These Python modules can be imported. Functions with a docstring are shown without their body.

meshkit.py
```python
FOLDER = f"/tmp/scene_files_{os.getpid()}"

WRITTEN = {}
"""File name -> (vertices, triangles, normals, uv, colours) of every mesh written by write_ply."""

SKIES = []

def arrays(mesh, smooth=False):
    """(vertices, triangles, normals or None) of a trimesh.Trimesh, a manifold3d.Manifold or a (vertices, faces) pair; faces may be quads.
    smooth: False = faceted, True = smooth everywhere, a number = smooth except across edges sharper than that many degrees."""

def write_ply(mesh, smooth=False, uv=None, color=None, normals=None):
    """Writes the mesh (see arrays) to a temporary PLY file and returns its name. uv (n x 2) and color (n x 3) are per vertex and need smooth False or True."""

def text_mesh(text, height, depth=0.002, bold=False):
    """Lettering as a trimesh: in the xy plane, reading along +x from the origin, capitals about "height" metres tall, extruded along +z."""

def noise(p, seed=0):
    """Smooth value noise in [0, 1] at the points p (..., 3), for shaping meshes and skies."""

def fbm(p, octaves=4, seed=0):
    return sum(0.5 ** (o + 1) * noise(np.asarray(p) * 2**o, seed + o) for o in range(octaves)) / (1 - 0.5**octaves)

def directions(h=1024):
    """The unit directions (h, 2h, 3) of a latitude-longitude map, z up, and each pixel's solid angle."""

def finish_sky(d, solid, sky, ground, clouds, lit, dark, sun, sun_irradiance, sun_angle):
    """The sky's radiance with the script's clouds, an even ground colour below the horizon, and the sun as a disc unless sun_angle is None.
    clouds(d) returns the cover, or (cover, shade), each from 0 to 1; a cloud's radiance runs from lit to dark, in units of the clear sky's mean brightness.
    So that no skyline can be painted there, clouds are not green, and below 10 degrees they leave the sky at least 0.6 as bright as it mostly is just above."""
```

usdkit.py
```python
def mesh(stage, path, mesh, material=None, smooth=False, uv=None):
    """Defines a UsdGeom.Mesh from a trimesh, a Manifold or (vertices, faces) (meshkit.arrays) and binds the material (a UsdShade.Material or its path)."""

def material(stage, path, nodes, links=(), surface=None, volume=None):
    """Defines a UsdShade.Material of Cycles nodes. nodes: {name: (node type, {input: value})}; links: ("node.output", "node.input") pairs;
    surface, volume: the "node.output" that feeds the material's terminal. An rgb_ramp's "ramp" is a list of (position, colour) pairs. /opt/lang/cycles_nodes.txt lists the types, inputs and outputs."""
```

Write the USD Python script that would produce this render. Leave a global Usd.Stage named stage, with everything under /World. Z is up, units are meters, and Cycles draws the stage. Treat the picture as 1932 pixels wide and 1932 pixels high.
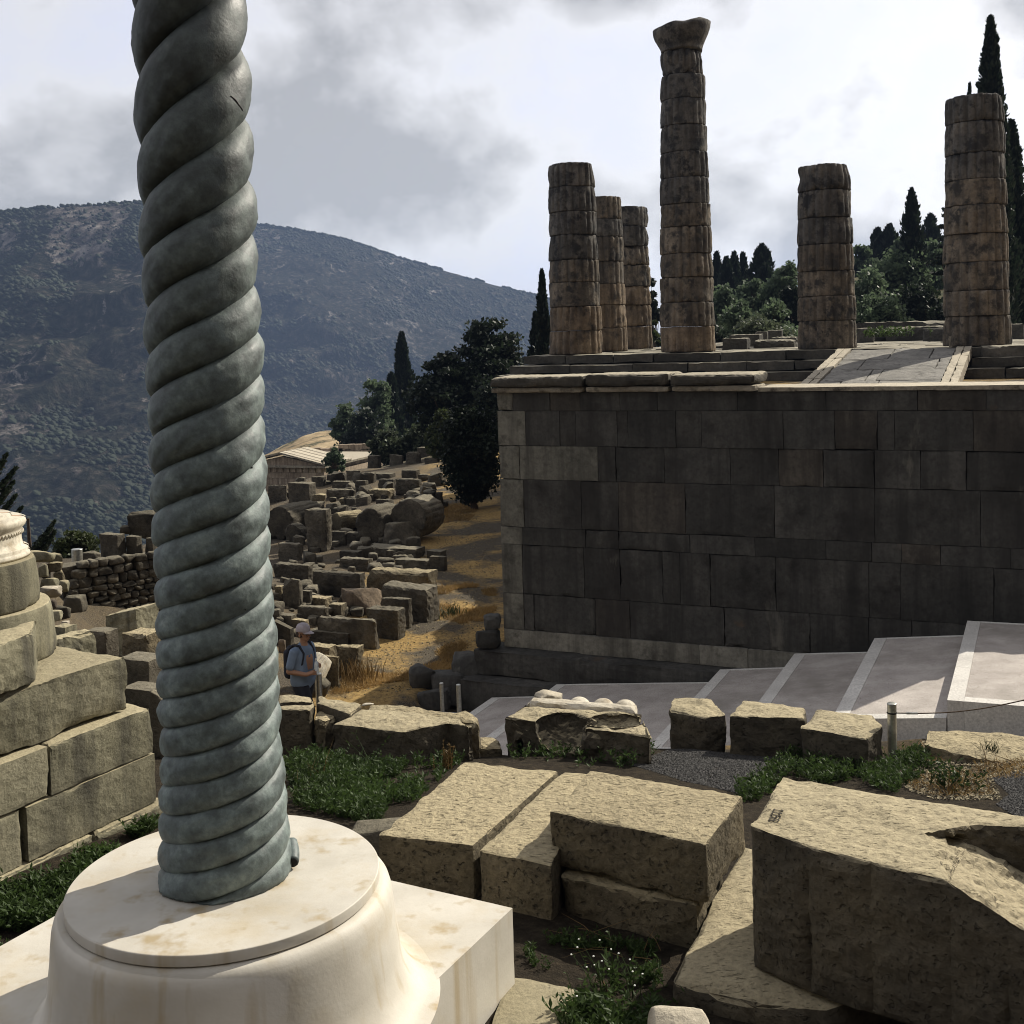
import math, random
import numpy as np, trimesh, shapely, manifold3d
import scipy.interpolate
from manifold3d import Manifold, CrossSection
import usdkit, meshkit
from meshkit import fbm, noise
from pxr import Usd, UsdGeom, UsdLux, UsdShade, Sdf, Gf, Vt

stage = Usd.Stage.CreateInMemory()
UsdGeom.SetStageUpAxis(stage, 'Z'); UsdGeom.SetStageMetersPerUnit(stage, 1.0)
UsdGeom.Xform.Define(stage, '/World'); UsdGeom.Scope.Define(stage, '/World/Looks')

# ------------------------------------------------------------------ camera
ZE = 6.0                                   # eye height above the path
FOC, PPX, PPY = 2227.0, 966.0, 750.0       # in units of a picture 1932 wide
PITCH, ROLL = math.radians(3.0), math.radians(1.7)
_f = np.array([0, math.cos(PITCH), -math.sin(PITCH)]); _u0 = np.array([0, math.sin(PITCH), math.cos(PITCH)]); _r0 = np.array([1.0, 0, 0])
CU = math.cos(ROLL)*_u0 + math.sin(ROLL)*_r0; CR = math.cos(ROLL)*_r0 - math.sin(ROLL)*_u0; CF = _f
cam = UsdGeom.Camera.Define(stage, '/World/camera')
cam.AddTransformOp().Set(Gf.Matrix4d(*[float(v) for v in (*CR, 0, *CU, 0, *(-CF), 0, 0, 0, ZE, 1)]))
AP = 20.955
cam.CreateHorizontalApertureAttr(AP); cam.CreateVerticalApertureAttr(AP)
cam.CreateFocalLengthAttr(AP*FOC/1932.0)
cam.CreateVerticalApertureOffsetAttr(-(966.0-PPY)/1932.0*AP); cam.CreateHorizontalApertureOffsetAttr(0.0)
cam.CreateClippingRangeAttr(Gf.Vec2f(0.05, 20000)); cam.CreateProjectionAttr('perspective')
EXPOSURE = 0.40
cam.CreateExposureAttr(EXPOSURE)

# ------------------------------------------------------------------ sun and sky
SUN_AZ, SUN_EL = math.radians(54.0), math.radians(37.0)   # azimuth clockwise from straight ahead
SUN = np.array([math.sin(SUN_AZ)*math.cos(SUN_EL), math.cos(SUN_AZ)*math.cos(SUN_EL), math.sin(SUN_EL)])
sun = UsdLux.DistantLight.Define(stage, '/World/sun')
sun.CreateIntensityAttr(1.25); sun.CreateAngleAttr(0.5); sun.CreateNormalizeAttr(True); sun.CreateColorAttr(Gf.Vec3f(1.0, 0.93, 0.80))
_z = Gf.Vec3d(*[float(v) for v in SUN]); _x = Gf.Cross(Gf.Vec3d(0, 0, 1), _z).GetNormalized(); _y = Gf.Cross(_z, _x)
sun.AddTransformOp().Set(Gf.Matrix4d(*_x, 0, *_y, 0, *_z, 0, 0, 0, 60, 1))
dome = UsdLux.DomeLight.Define(stage, '/World/sky')
SKY_S = 0.05
sky_mat = usdkit.material(stage, '/World/Looks/sky_material', {
    'sky': ('sky_texture', {'sky_type': 'single_scattering', 'sun_disc': False, 'sun_elevation': SUN_EL, 'sun_rotation': SUN_AZ, 'altitude': 500.0, 'air_density': 1.0, 'aerosol_density': 3.5, 'ozone_density': 1.0}),
    'tc': ('texture_coordinate', {}),
    'sep': ('separate_xyz', {}),
    'zc': ('math', {'math_type': 'maximum', 'value2': 0.0}),
    'za': ('math', {'math_type': 'add', 'value2': 0.80}),
    'dx': ('math', {'math_type': 'divide'}), 'dy': ('math', {'math_type': 'divide'}),
    'cv': ('combine_xyz', {'z': 7.9}),
    'n1': ('noise_texture', {'scale': 5.0, 'detail': 10.0, 'roughness': 0.53, 'distortion': 0.1}),
    'r1': ('rgb_ramp', {'ramp': [(0.42, (0, 0, 0)), (0.50, (.5, .5, .5)), (0.56, (1, 1, 1))]}),
    'r2': ('rgb_ramp', {'ramp': [(0.48, (1.95, 1.92, 1.88)), (0.57, (1.80, 1.79, 1.80)), (0.66, (1.70, 1.73, 1.90)), (0.80, (1.61, 1.66, 1.87))]}),
    'hs': ('hsv', {'saturation': 0.38, 'value': 1.0}),
    'veil': ('mix_color', {'fac': 0.42, 'b': (11.0, 10.8, 10.9), 'use_clamp': False}),
    'cc': ('mix_color', {'blend_type': 'multiply', 'fac': 1.0, 'use_clamp': False}),
    'cmix': ('mix_color', {'use_clamp': True}),
    'bg': ('background_shader', {'strength': SKY_S})},
    [('tc.generated', 'sep.vector'), ('sep.z', 'zc.value1'), ('zc.value', 'za.value1'), ('sep.x', 'dx.value1'), ('za.value', 'dx.value2'), ('sep.y', 'dy.value1'), ('za.value', 'dy.value2'),
     ('dx.value', 'cv.x'), ('dy.value', 'cv.y'), ('cv.vector', 'n1.vector'), ('n1.fac', 'r1.fac'), ('n1.fac', 'r2.fac'), ('sky.color', 'hs.color'),
     ('hs.color', 'veil.a'), ('veil.result', 'cc.a'), ('r2.color', 'cc.b'), ('r1.color', 'cmix.fac'), ('veil.result', 'cmix.a'), ('cc.result', 'cmix.b'), ('cmix.result', 'bg.color')], surface='bg.background')
UsdShade.MaterialBindingAPI.Apply(dome.GetPrim()).Bind(sky_mat)
for k, v in (('label', 'pale hazy sky with drifting grey and white clouds'), ('category', 'sky'), ('kind', 'structure')):
    dome.GetPrim().SetCustomDataByKey(k, v)

# ------------------------------------------------------------------ picture geometry helpers (pixels of the 1932 frame -> places)
def ray(px, py):
    d = CR*((px-PPX)/FOC) + CU*((PPY-py)/FOC) + CF
    return d/d[1]
def at_d(px, py, d): return ray(px, py)*d + np.array([0, 0, ZE])
def at_z(px, py, zr):
    r = ray(px, py); return r*(zr/r[2]) + np.array([0, 0, ZE])
A = math.radians(24.3)
E1 = np.array([math.cos(A), -math.sin(A), 0]); E2 = np.array([math.sin(A), math.cos(A), 0])
O = np.array([-0.25, 19.5, 0.0])
def at_t(px, py, t):                       # hit of the sight line with the vertical plane at t behind the altar face
    r = ray(px, py); k = (np.dot(O, E2)+t)/np.dot(r, E2); return r*k + np.array([0, 0, ZE])
def st(s, t, z=0.0): return O + E1*s + E2*t + np.array([0, 0, z])
def s_of(p): return float(np.dot(np.asarray(p)-O, E1))
def proj(p):
    q = np.asarray(p, float) - np.array([0, 0, ZE]); w = q@CF
    return PPX + FOC*(q@CR)/w, PPY - FOC*(q@CU)/w

# ------------------------------------------------------------------ scene helpers
USED = {}
def numbered(parent, name):
    k = (parent, name); n = USED.get(k, 0); USED[k] = n+1
    return f'{parent}/{name}' if n == 0 else f'{parent}/{name}_{n:03d}'
def tag(prim, label=None, cat=None, group=None, kind=None):
    for k, v in (('label', label), ('category', cat), ('group', group), ('kind', kind)):
        if v: prim.SetCustomDataByKey(k, v)
class T:
    def __init__(self, name, label, cat, base, group=None, kind=None, rotz=0.0):
        self.path = numbered('/World', name); self.base = np.array(base, float)
        x = UsdGeom.Xform.Define(stage, self.path); x.AddTranslateOp().Set(Gf.Vec3d(*map(float, base)))
        if rotz: x.AddRotateZOp().Set(math.degrees(rotz))
        self.prim = x.GetPrim(); tag(self.prim, label, cat, group, kind)
def arr(m):
    if hasattr(m, 'to_mesh'):
        q = m.to_mesh(); return np.array(q.vert_properties[:, :3], float), np.array(q.tri_verts, int)
    if isinstance(m, tuple):
        v, f = np.asarray(m[0], float), np.asarray(m[1], int)
        if f.shape[1] == 4: f = np.vstack([f[:, [0, 1, 2]], f[:, [0, 2, 3]]])
        return v, f
    return np.array(m.vertices, float), np.array(m.faces, int)
def join(ms):
    vs, fs, n = [], [], 0
    for m in ms:
        v, f = arr(m); vs.append(v); fs.append(f+n); n += len(v)
    return np.vstack(vs), np.vstack(fs)
FLAT = set()
def auto(m, s): return s if s is not None else (id(m[0]) not in FLAT if isinstance(m, tuple) else True)
def compact(v, f):
    u, i = np.unique(f.ravel(), return_inverse=True); return (v, f) if len(u) == len(v) else (v[u], i.reshape(-1, 3))
def part(t, name, m, mat, smooth=None, label=None, local=False, kind=None):
    smooth = auto(m, smooth); v, f = compact(*arr(m))
    if not local: v = v - (t.base if isinstance(t, T) else t[1])
    par = t.path if isinstance(t, T) else t[0]
    p = numbered(par, name); g = usdkit.mesh(stage, p, trimesh.Trimesh(v, f, process=False), mat, smooth=smooth)
    tag(g.GetPrim(), label, None, None, kind)
    return (p, t.base if isinstance(t, T) else t[1])
def solo(name, m, mat, label, cat, group=None, kind=None, smooth=None, base=None):
    smooth = auto(m, smooth); v, f = compact(*arr(m))
    if base is None: base = np.array([v[:, 0].mean(), v[:, 1].mean(), v[:, 2].min()])
    p = numbered('/World', name); g = usdkit.mesh(stage, p, trimesh.Trimesh(v-base, f, process=False), mat, smooth=smooth)
    UsdGeom.Xformable(g).AddTranslateOp().Set(Gf.Vec3d(*map(float, base))); tag(g.GetPrim(), label, cat, group, kind)
    return g
def copy_of(src, loc, rotz=0.0, scale=1.0, label=None, name=None, group=None, cat=None):
    p = numbered('/World', name or src.path.split('/')[-1].rstrip('0123456789').rstrip('_'))
    x = UsdGeom.Xform.Define(stage, p)
    x.AddTranslateOp().Set(Gf.Vec3d(*map(float, loc))); x.AddRotateZOp().Set(math.degrees(rotz))
    sc = scale if np.ndim(scale) else (scale,)*3
    x.AddScaleOp().Set(Gf.Vec3f(*map(float, sc)))
    x.GetPrim().GetReferences().AddInternalReference(src.path)
    x.GetPrim().SetInstanceable(True)
    tag(x.GetPrim(), label, cat, group)
    return x

# ------------------------------------------------------------------ mesh builders
def grid_mesh(P, wrap=False):
    """P: (n, m, 3) -> quads as triangles; wrap closes the second axis."""
    n, m = P.shape[:2]; idx = np.arange(n*m).reshape(n, m)
    if wrap: idx = np.hstack([idx, idx[:, :1]])
    a, b, c, d = idx[:-1, :-1].ravel(), idx[:-1, 1:].ravel(), idx[1:, 1:].ravel(), idx[1:, :-1].ravel()
    return P.reshape(-1, 3), np.vstack([np.stack([a, b, c], 1), np.stack([a, c, d], 1)])
def box(x0, x1, y0, y1, z0, z1, M=None, o=(0, 0, 0)):
    v = np.array([[x, y, z] for z in (z0, z1) for y in (y0, y1) for x in (x0, x1)], float)
    f = np.array([[0, 2, 3], [0, 3, 1], [4, 5, 7], [4, 7, 6], [0, 1, 5], [0, 5, 4], [2, 6, 7], [2, 7, 3], [0, 4, 6], [0, 6, 2], [1, 3, 7], [1, 7, 5]])
    if M is not None: v = v@np.asarray(M).T
    return v + np.asarray(o, float), f
SITE = np.stack([E1, E2, np.array([0, 0, 1.0])], 1)     # columns: site axes
def sbox(s0, s1, t0, t1, z0, z1): return box(s0, s1, t0, t1, z0, z1, SITE, O)
def tube(pts, rads, n=8, cap=True):
    pts = np.asarray(pts, float); rads = np.broadcast_to(np.asarray(rads, float), (len(pts),))
    tang = np.gradient(pts, axis=0); tang /= np.linalg.norm(tang, axis=1, keepdims=True)+1e-12
    ref = np.array([0, 0, 1.0]) if abs(tang[0][2]) < 0.9 else np.array([1.0, 0, 0])
    rings = []
    u = np.cross(tang[0], ref); u /= np.linalg.norm(u)
    for p, t, r in zip(pts, tang, rads):
        u = u - t*np.dot(u, t); u /= np.linalg.norm(u)+1e-12; w = np.cross(t, u)
        a = np.linspace(0, 2*np.pi, n, endpoint=False)
        rings.append(p + r*(np.cos(a)[:, None]*u + np.sin(a)[:, None]*w))
    v, f = grid_mesh(np.array(rings), True)
    f = f[:, ::-1]
    if cap:
        v = np.vstack([v, pts[0], pts[-1]]); k = len(pts)*n; e = []
        for i in range(n):
            j = (i+1) % n; e.append([k, i, j]); e.append([k+1, (len(pts)-1)*n+j, (len(pts)-1)*n+i])
        f = np.vstack([f, e])
    return v, f
def lathe(prof, n=64, o=(0, 0, 0), scale=1.0):
    a = np.linspace(0, 2*np.pi, n, endpoint=False)
    P = np.array([[[r*np.cos(t), r*np.sin(t), z] for t in a] for r, z in prof])
    v, f = grid_mesh(P, True); return v*scale+np.asarray(o, float), f
def vnormals(v, f):
    n = np.zeros_like(v); fn = np.cross(v[f[:, 1]]-v[f[:, 0]], v[f[:, 2]]-v[f[:, 0]])
    for k in range(3): np.add.at(n, f[:, k], fn)
    return n/np.maximum(np.linalg.norm(n, axis=1, keepdims=True), 1e-12)
def smooth_mesh(v, f, it=1, lam=0.5):
    e = np.vstack([f[:, [0, 1]], f[:, [1, 2]], f[:, [2, 0]]]); deg = np.bincount(e.ravel(), minlength=len(v))[:, None]
    for _ in range(it):
        acc = np.zeros_like(v); np.add.at(acc, e[:, 0], v[e[:, 1]]); np.add.at(acc, e[:, 1], v[e[:, 0]])
        v = v + lam*(acc/np.maximum(deg, 1)-v)
    return v
def fb(p, sc, octs=4, seed=0): return fbm(np.asarray(p)*sc + seed*7.31, octs) if True else 0
KEEP = []
def rock(poly, z0, z1, seed=0, res=0.06, rough=0.015, chip=0.04, width=0.06, taper=1.0, tilt=(0, 0), soft=1, holes=None, lump=0.0):
    """A weathered block: footprint polygon (world xy), extruded from z0 to z1, worn and chipped."""
    P = np.asarray(poly, float)[:, :2]; c = P.mean(0)
    sh = shapely.Polygon(P)
    if not sh.exterior.is_ccw: P = P[::-1]; sh = shapely.Polygon(P)
    m = Manifold.extrude(CrossSection([P-c]), z1-z0, 0, 0.0, (taper, taper))
    if holes:
        for h in holes: m = m - h.translate((-c[0], -c[1], -z0))
    m = m.refine_to_length(res)
    v, f = arr(m)
    H = z1-z0
    k = v[:, 2]/H; q = v[:, :2]/(1+(taper-1)*k)[:, None]
    bd = shapely.distance(shapely.points(q+c), sh.exterior); dz = np.minimum(v[:, 2], H-v[:, 2])
    pts = P-c; dc = np.min(np.linalg.norm(q[:, None]-pts[None], axis=2), axis=1)
    onside = bd < 1e-4
    ed = np.maximum(np.where(onside, np.minimum(dz, dc), bd), 0.0)
    if soft: v = smooth_mesh(v, f, soft)
    n = vnormals(v, f)
    w = v + np.array([c[0], c[1], z0])
    a = fb(w, 1.0/max(0.25, width*5), 3, seed); b = fb(w, 1.0/max(0.06, width*1.2), 4, seed+3)
    er = chip*np.clip((a-0.38)*3.2, 0.05, 1.6)*np.exp(-(ed/width)**1.2)*(0.4+1.2*b)
    ins = 0.0
    if holes:
        inn = ((bd > .008) & (dz > .008)).astype(float); ins = inn*((fb(w, 6.0, 4, seed+9)-.5)*.08 + (fb(w, 22.0, 3, seed+8)-.5)*.03)
    v = v + n*(rough*(b-0.5)*2 + lump*(a-0.5)*2 - er + ins)[:, None]
    v[:, 2] += tilt[0]*v[:, 0] + tilt[1]*v[:, 1]
    out = v + np.array([c[0], c[1], z0]); FLAT.add(id(out)); KEEP.append(out)
    return out, f
def boulder(c, size, seed=0, res=0.08, rough=0.18):
    """Angular stone: hull of random points, subdivided and roughened; fits the given size."""
    rg = np.random.default_rng(seed); d = rg.normal(size=(22, 3)); d = np.sign(d)*np.abs(d)**.55; d /= np.max(np.abs(d), axis=1, keepdims=True)**.6*np.linalg.norm(d, axis=1, keepdims=True)**.4
    if rough < .05:
        m = trimesh.creation.icosphere(subdivisions=2); v = np.array(m.vertices)
    else:
        m = trimesh.convex.convex_hull(d); m = m.subdivide().subdivide(); m = m.subdivide() if max(size) > .5 else m
        v = np.array(m.vertices); v = smooth_mesh(v, np.array(m.faces), 1, .35)
        v = v*(1+rough*.9*(fb(v, 2.2, 4, seed+5)-.5)+rough*.5*(fb(v, 7.0, 3, seed+6)-.5))[:, None]
    lo, hi = v.min(0), v.max(0); v = (v-(lo+hi)/2)/((hi-lo)/2)
    return v*np.array(size, float)/2 + np.asarray(c, float), np.array(m.faces)

# ------------------------------------------------------------------ materials
def MAT(name, nodes, links, surface='p.BSDF', volume=None): return usdkit.material(stage, '/World/Looks/'+name, nodes, links, surface=surface, volume=volume)
def stone(name, ramp, scale=1.6, fine=22.0, bump=0.5, dist=0.02, pit=0.0, spots=None, spot_at=(0.60, 0.68), spot_scale=3.2, tone=0.35, rough=0.92, stretch=(1, 1, 1), top=None, streak=None, spec=0.18, wide=None):
    """Weathered stone: ramp over cloudy noise, fine grain, dark or pale spots, tone per block, optional pits, optional paler colour on up-facing faces, painted in for sunlight, optional vertical streaks."""
    n = {'g': ('geometry', {}), 'oi': ('object_info', {}), 'rv': ('math', {'math_type': 'multiply', 'value2': 53.0}), 'off': ('combine_xyz', {}), 'pos': ('vector_math', {'math_type': 'add'}),
         'map': ('mapping', {'scale': stretch}),
         'n1': ('noise_texture', {'scale': scale, 'detail': 7.0, 'roughness': 0.62}), 'ramp': ('rgb_ramp', {'ramp': ramp}),
         'n2': ('noise_texture', {'scale': fine, 'detail': 6.0, 'roughness': 0.7}), 'fr': ('rgb_ramp', {'ramp': [(0.25, (.52, .52, .52)), (0.5, (1, 1, 1)), (0.75, (1.35, 1.35, 1.35))]}),
         'mf': ('mix_color', {'blend_type': 'multiply', 'fac': 0.85}),
         'tr': ('map_range', {'from_min': 0.0, 'from_max': 1.0, 'to_min': 1-tone, 'to_max': 1+tone*0.55}), 'mt': ('vector_math', {'math_type': 'scale'}),
         'p': ('principled_bsdf', {'roughness': rough, 'specular_ior_level': spec}),
         'bh': ('math', {'math_type': 'multiply_add', 'value2': 0.6, 'value3': 0.0}), 'bp': ('bump', {'strength': bump, 'distance': dist})}
    L = [('oi.random', 'rv.value1'), ('rv.value', 'off.x'), ('rv.value', 'off.z'), ('g.position', 'map.vector'), ('map.vector', 'pos.vector1'), ('off.vector', 'pos.vector2'), ('pos.vector', 'n1.vector'), ('pos.vector', 'n2.vector'),
         ('n1.fac', 'ramp.fac'), ('n2.fac', 'fr.fac'), ('ramp.color', 'mf.a'), ('fr.color', 'mf.b'), ('oi.random', 'tr.value'), ('tr.result', 'mt.scale')]
    cur = 'mf.result'
    if spots is not None:
        n['n3'] = ('noise_texture', {'scale': spot_scale, 'detail': 8.0, 'roughness': 0.68}); n['sr'] = ('rgb_ramp', {'ramp': [(spot_at[0], (0, 0, 0)), (spot_at[1], (1, 1, 1))]})
        n['ms'] = ('mix_color', {'b': spots}); L += [('pos.vector', 'n3.vector'), ('n3.fac', 'sr.fac'), ('sr.color', 'ms.fac'), (cur, 'ms.a')]; cur = 'ms.result'
    if streak is not None:
        n['mp2'] = ('mapping', {'scale': (3.2, 3.2, 0.22)}); n['n4'] = ('noise_texture', {'scale': 1.6, 'detail': 5.0, 'roughness': 0.6}); n['s4'] = ('rgb_ramp', {'ramp': [(0.47, (0, 0, 0)), (0.66, (.75, .75, .75))]})
        n['m4'] = ('mix_color', {'b': streak}); L += [('pos.vector', 'mp2.vector'), ('mp2.vector', 'n4.vector'), ('n4.fac', 's4.fac'), ('s4.color', 'm4.fac'), (cur, 'm4.a')]; cur = 'm4.result'
    if top is not None:  # painted light: paler colour on up-facing faces stands in for sun
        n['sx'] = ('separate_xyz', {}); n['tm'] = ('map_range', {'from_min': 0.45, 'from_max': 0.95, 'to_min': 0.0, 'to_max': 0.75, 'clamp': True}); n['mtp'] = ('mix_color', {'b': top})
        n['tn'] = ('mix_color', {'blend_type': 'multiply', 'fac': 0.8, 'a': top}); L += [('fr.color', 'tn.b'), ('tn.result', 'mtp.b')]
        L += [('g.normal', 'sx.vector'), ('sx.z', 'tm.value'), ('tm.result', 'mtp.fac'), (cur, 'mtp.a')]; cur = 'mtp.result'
    for wi, (wc, w0, w1, wsc) in enumerate(wide or ()):
        n[f'wm{wi}'] = ('mapping', {'scale': wsc, 'location': (wi*7.3+2.1, 1.7, wi*3.9)}); n[f'wn{wi}'] = ('noise_texture', {'scale': 1.0, 'detail': 7.0, 'roughness': 0.62}); n[f'wr{wi}'] = ('rgb_ramp', {'ramp': [(w0, (0, 0, 0)), (w1, (.8, .8, .8))]}); n[f'wx{wi}'] = ('mix_color', {'b': wc})
        L += [('g.position', f'wm{wi}.vector'), (f'wm{wi}.vector', f'wn{wi}.vector'), (f'wn{wi}.fac', f'wr{wi}.fac'), (f'wr{wi}.color', f'wx{wi}.fac'), (cur, f'wx{wi}.a')]; cur = f'wx{wi}.result'
    L += [(cur, 'mt.vector1'), ('mt.vector', 'p.base_color')]
    h = 'n2.fac'
    if pit:
        n['vm'] = ('mapping', {'scale': (0.55, 1.5, 1.0), 'rotation': (0, 0, 0.42)}); n['v'] = ('noise_texture', {'scale': pit, 'detail': 3.0, 'roughness': 0.55}); n['vr'] = ('rgb_ramp', {'ramp': [(0.30, (0, 0, 0)), (0.40, (1, 1, 1))]})
        n['va'] = ('math', {'math_type': 'multiply_add', 'value2': 1.3})
        n['vd'] = ('mix_color', {'blend_type': 'multiply', 'fac': 0.26})
        L += [('pos.vector', 'vm.vector'), ('vm.vector', 'v.vector'), ('v.fac', 'vr.fac'), ('vr.color', 'va.value1'), ('n2.fac', 'va.value3')]; h = 'va.value'
        L = [x for x in L if x != (cur, 'mt.vector1')] + [(cur, 'vd.a'), ('vr.color', 'vd.b'), ('vd.result', 'mt.vector1')]
    L += [(h, 'bh.value1'), ('n1.fac', 'bh.value3'), ('bh.value', 'bp.height'), ('bp.normal', 'p.normal')]
    return MAT(name, n, L)
def plain(name, col, rough=0.6, metallic=0.0, var=0.15, scale=8.0, spec=0.3, bump=0.0):
    n = {'g': ('geometry', {}), 'n1': ('noise_texture', {'scale': scale, 'detail': 5.0}), 'r': ('rgb_ramp', {'ramp': [(0.3, tuple(c*(1-var) for c in col)), (0.7, tuple(min(1, c*(1+var)) for c in col))]}),
         'p': ('principled_bsdf', {'roughness': rough, 'metallic': metallic, 'specular_ior_level': spec}), 'bp': ('bump', {'strength': bump, 'distance': 0.01})}
    L = [('g.position', 'n1.vector'), ('n1.fac', 'r.fac'), ('r.color', 'p.base_color')]
    if bump: L += [('n1.fac', 'bp.height'), ('bp.normal', 'p.normal')]
    return MAT(name, n, L)
def leafmat(name, dark, light, trans=0.3):
    n = {'g': ('geometry', {}), 'r': ('rgb_ramp', {'ramp': [(0.0, dark), (0.75, light), (1.0, tuple(c*1.5 for c in light))]}), 'n1': ('noise_texture', {'scale': 0.9, 'detail': 3.0}), 'nr': ('map_range', {'from_min': 0.3, 'from_max': 0.7, 'to_min': 0.55, 'to_max': 1.25}),
         'ms': ('vector_math', {'math_type': 'scale'}), 'p': ('principled_bsdf', {'roughness': 0.55, 'specular_ior_level': 0.25}), 't': ('translucent_bsdf', {}), 'mx': ('mix_closure', {'fac': trans})}
    return MAT(name, n, [('g.random_per_island', 'r.fac'), ('g.position', 'n1.vector'), ('n1.fac', 'nr.value'), ('r.color', 'ms.vector1'), ('nr.result', 'ms.scale'), ('ms.vector', 'p.base_color'), ('ms.vector', 't.color'), ('p.BSDF', 'mx.closure1'), ('t.BSDF', 'mx.closure2')], surface='mx.closure')

M = {}
LIT_TOP = (.42, .355, .225)  # pale colour that paints sunlight onto the block tops
M['tan'] = stone('tan_limestone', [(0.25, (.055, .046, .032)), (0.5, (.115, .096, .063)), (0.75, (.20, .165, .105))], 1.5, 24, 1.0, 0.035, pit=34.0, spots=(.035, .03, .023), spot_at=(0.56, 0.74), tone=0.12, top=LIT_TOP)
M['tan2'] = stone('smooth_tan_limestone', [(0.25, (.035, .031, .024)), (0.5, (.072, .062, .045)), (0.75, (.13, .11, .075))], 1.3, 26, 0.8, 0.03, spots=(.028, .025, .021), spot_at=(0.56, 0.76), tone=0.10, top=(.42, .36, .235), pit=38.0)  # side colour darkened to imitate shade, top colour raised to imitate sun
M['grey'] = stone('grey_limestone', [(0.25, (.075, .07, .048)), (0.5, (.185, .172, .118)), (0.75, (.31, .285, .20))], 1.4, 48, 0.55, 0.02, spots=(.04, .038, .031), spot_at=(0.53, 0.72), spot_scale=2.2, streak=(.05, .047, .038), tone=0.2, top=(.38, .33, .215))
M['field'] = stone('field_stone', [(0.25, (.028, .025, .02)), (0.5, (.07, .061, .046)), (0.75, (.13, .115, .088))], 2.2, 14, 1.0, 0.05, spots=(.03, .027, .022), spot_at=(0.52, 0.68), tone=0.4, top=(.19, .17, .125))  # shade put into the dark side colour, sunlight into the top colour
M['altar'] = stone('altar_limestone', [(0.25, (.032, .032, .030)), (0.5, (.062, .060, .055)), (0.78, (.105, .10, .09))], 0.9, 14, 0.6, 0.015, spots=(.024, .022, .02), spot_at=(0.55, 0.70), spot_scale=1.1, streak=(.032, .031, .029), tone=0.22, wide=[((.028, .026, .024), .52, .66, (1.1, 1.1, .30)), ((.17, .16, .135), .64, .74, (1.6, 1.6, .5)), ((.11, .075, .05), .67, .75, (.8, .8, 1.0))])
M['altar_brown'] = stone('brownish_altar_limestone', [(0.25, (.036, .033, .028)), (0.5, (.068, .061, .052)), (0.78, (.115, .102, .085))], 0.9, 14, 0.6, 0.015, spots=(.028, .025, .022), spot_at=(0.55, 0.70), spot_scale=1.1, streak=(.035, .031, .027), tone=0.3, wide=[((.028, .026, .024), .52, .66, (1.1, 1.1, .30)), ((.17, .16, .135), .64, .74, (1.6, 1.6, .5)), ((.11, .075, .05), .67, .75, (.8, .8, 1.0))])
M['altar_pale'] = stone('pale_altar_limestone', [(0.25, (.08, .077, .066)), (0.5, (.15, .145, .122)), (0.78, (.21, .20, .17))], 1.2, 14, 0.5, 0.015, spots=(.05, .047, .04), spot_at=(0.52, 0.70), streak=(.06, .057, .05), tone=0.2)
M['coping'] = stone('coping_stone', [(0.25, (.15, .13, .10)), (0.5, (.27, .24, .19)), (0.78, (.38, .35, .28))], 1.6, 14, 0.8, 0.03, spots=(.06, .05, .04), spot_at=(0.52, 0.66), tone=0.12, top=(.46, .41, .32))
M['marble'] = stone('white_marble', [(0.3, (.34, .30, .23)), (0.55, (.48, .44, .355)), (0.8, (.56, .52, .43))], 1.3, 30, 0.3, 0.008, spots=(.22, .165, .10), spot_at=(0.54, 0.74), spot_scale=4.5, tone=0.05, rough=0.6)
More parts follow.
